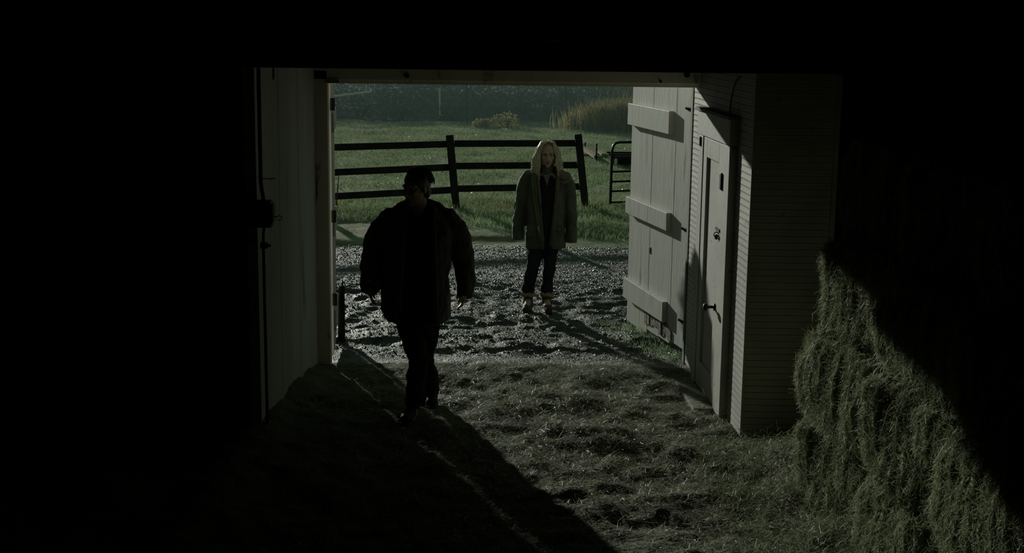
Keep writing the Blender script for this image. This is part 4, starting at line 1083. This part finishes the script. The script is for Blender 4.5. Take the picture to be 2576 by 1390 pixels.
# legs: his right leg leads, the left trails
legs = {-1: ((1033, 800, .0), (1050, 905, -.12), (1040, 1018, -.20)), 1: ((1078, 800, .0), (1070, 900, .10), (1080, 985, .30))}
for sd, pts in legs.items():
    p = [Mn(*q_) for q_ in pts]
    b.tube([p[0], (p[0] + p[1]) / 2, p[1], p[1] * .55 + p[2] * .45, p[2]], [.075, .062, .046, .046, .034], 12)
    b.tube([p[2] + Vector((0, .03, -.02)), p[2] + Vector((0, -.05, -.04)), p[2] + Vector((-.02, -.14, -.07))], [.04, .038, .03], 10)
b.remesh('body', .0068, 3, 'skin_m', man, face_fn(HM, MM, 1.06))
add_eyes(qm, MM, 1.06, man, 'skin_m')
for sd in (-1, 1):
    MB().tube([qm(sd * .013, -.086, .018), qm(sd * .032, -.085, .025), qm(sd * .052, -.068, .020)], [.0025, .0035, .002], 5).build('eyebrow', 'brown_hair', man)
lp = MB(); lp.ell(qm(0, -.0885, -.0615), (.022, .006, .0042), MM, 12, 6); lp.ell(qm(0, -.0860, -.0745), (.019, .007, .005), MM, 12, 6); lp.build('lips', 'lips', man, smooth=True)
# dark shirt
s_ = MB(); s_.tube([HM + Vector((.016, .025, -.17)), Mn(1054, 546, .03), Mn(1054, 565, .02), Mn(1053, 630, -.01), Mn(1052, 720, -.01), Mn(1054, 800, .0)], [(.070, .066), (.12, .09), (.21, .125), (.20, .145), (.19, .138), (.19, .14)], 24, ref=(1, 0, 0))
s_.remesh('shirt', .011, 2, 'black_shirt', man, wrinkle(.014, 3, 8, 33))
# trousers
tr_ = MB(); tr_.tube([Mn(1054, 770, .0), Mn(1054, 805, .0), Mn(1053, 835, .0)], [(.150, .12), (.150, .125), (.135, .115)], 20, ref=(1, 0, 0))
for pts in (((1032, 812, .0, .098), (1037, 850, -.05, .088), (1052, 900, -.12, .074), (1050, 950, -.16, .075), (1044, 990, -.19, .076), (1041, 1020, -.20, .078)), ((1079, 812, .0, .094), (1073, 850, .05, .085), (1067, 890, .10, .072), (1074, 935, .18, .072), (1081, 970, .27, .070), (1084, 990, .31, .066))):
    tr_.tube([Mn(x, y, dy) for x, y, dy, r in pts], [r for *_, r in pts], 16)
tr_.remesh('trousers', .010, 2, 'dark_trousers', man, wrinkle(.022, 2, 13, 36))
# shoes
for (px_, py_, dy, tx, lift) in ((1040, 1030, -.20, -.05, 0.0), (1085, 1000, .31, .01, .05)):
    a2 = Mn(px_, py_, dy); zf = H(a2.x, a2.y)
    bt = MB(); bt.tube([a2 + Vector((0, 0, .05)), Vector((a2.x, a2.y, zf + .09))], [.046, .050], 14)
    bt.tube([(a2.x, a2.y + .075, zf + .055 + lift), (a2.x, a2.y, zf + .06 + lift * .7), (a2.x + tx * .6, a2.y - .11, zf + .05), (a2.x + tx, a2.y - .20, zf + .040)], [(.036, .044), (.046, .054), (.050, .044), (.036, .030)], 14, ref=(1, 0, 0))
    bo = bt.remesh('shoe', .008, 3, 'rubber', man)
    MB().tube([(a2.x, a2.y + .10, zf + .010 + lift), (a2.x, a2.y, zf + .010 + lift * .7), (a2.x + tx * .6, a2.y - .12, zf + .008), (a2.x + tx, a2.y - .225, zf + .012)], [(.034, .016), (.046, .017), (.052, .017), (.034, .015)], 14, ref=(1, 0, 0)).build('sole', 'rubber', bo, smooth=True)
# coat
def ringm(py, xl, xr, ry, opl, opr, dy=.01):
    c = Mn((xl + xr) / 2, py, dy); rx = (xr - xl) / 2 / SCM
    def ang(pxx):
        u = max(-.98, min(.98, (pxx - (xl + xr) / 2) / ((xr - xl) / 2))); return math.copysign(abs(u) ** 1.25, u)
    return (c, rx, ry, -math.acos(ang(opr)), math.pi + math.acos(-ang(opl)))
ct = MB()
rows = [(804, 966, 1134, .185, 1004, 1095), (780, 958, 1135, .190, 1008, 1094), (740, 958, 1134, .188, 1010, 1093), (690, 960, 1132, .182, 1012, 1092), (640, 962, 1134, .176, 1014, 1090), (590, 960, 1138, .165, 1016, 1088), (560, 966, 1134, .148, 1020, 1086), (538, 984, 1118, .118, 1024, 1084), (522, 1008, 1100, .092, 1028, 1082)]
cshell(ct, [ringm(*r) for r in rows], .028)
for sd, pts in ((-1, ((1012, 536, .03, .050), (987, 545, .03, .074), (962, 575, .03, .090), (946, 620, .045, .092), (937, 665, .045, .086), (933, 700, -.03, .076), (932, 731, -.09, .062))), (1, ((1094, 534, .03, .050), (1120, 544, .03, .074), (1146, 575, .035, .088), (1160, 620, .06, .090), (1168, 665, .075, .080), (1171, 706, .04, .074), (1169, 748, .0, .064)))):
    ct.tube([Mn(x, y, dy) for x, y, dy, r in pts], [r for *_, r in pts], 16)
ct.tube([Mn(990, 546, .03), Mn(1012, 528, .04), Mn(1034, 518, .06), Mn(1056, 514, .07), Mn(1080, 517, .06), Mn(1098, 527, .04), Mn(1120, 545, .03)], [.05, .055, .052, .05, .052, .055, .05], 14)
coat = ct.remesh('coat', .010, 3, 'dark_coat', man, wrinkle(.022, 2.4, 8, 55))
def stripm(name, m, pts, wd, th):
    return MB().tube([Mn(*p) for p in pts], [(wd, th)] * len(pts), 8, ref=(1, 0, 0)).build(name, m, coat, smooth=True)
stripm('front_band', 'dark_coat', [(1088, 548, -.11), (1092, 600, -.155), (1094, 680, -.170), (1097, 780, -.176)], .018, .010)
stripm('front_band', 'dark_coat', [(1020, 552, -.11), (1013, 600, -.155), (1010, 680, -.170), (1004, 780, -.176)], .018, .010)
cl = MB(); cl.tube([Mn(1024, 552, -.09), Mn(1018, 530, -.03), Mn(1034, 512, .07), Mn(1058, 507, .11), Mn(1082, 512, .07), Mn(1096, 528, -.02), Mn(1090, 552, -.10)], [(.014, .030), (.018, .034), (.018, .036), (.018, .036), (.018, .036), (.018, .034), (.014, .030)], 10)
cl.build('collar', 'dark_coat', coat, smooth=True)
# swept-back dark hair
hr = MB(); hr.ell(HM + MM @ Vector((0, .020, .036)), (.086, .108, .102), MM, 24, 16)
hr.ell(HM + MM @ Vector((0, .060, -.035)), (.070, .052, .070), MM, 18, 12)
hm_ = hr.remesh('hair', .007, 2, 'brown_hair', man, hairline(HM, MM, 1.06, .082))
lk = MB()
for k in range(110):
    u = random.uniform(-.95, .95); ph = random.uniform(-.006, .006); x_ = u * .084; kk = math.sqrt(max(.06, 1 - (x_ / .087) ** 2))
    f0 = math.radians(random.uniform(48, 60) + 18 * u * u); f1 = math.radians(random.uniform(165, 200)); path = []
    lift0 = random.uniform(.99, 1.05)
    for i in range(7):
        f = f0 + (f1 - f0) * i / 6; lift = lift0 if i < 5 else .98 - .03 * (i - 5)
        path.append(HM + MM @ Vector((x_ + ph * i, .020 - math.cos(f) * .108 * kk * lift, .036 + math.sin(f) * .102 * kk * lift)))
    lk.tube(path, [.003, .006, .0075, .008, .0075, .006, .002], 6)
lk.build('locks', 'brown_hair', hm_, smooth=True)
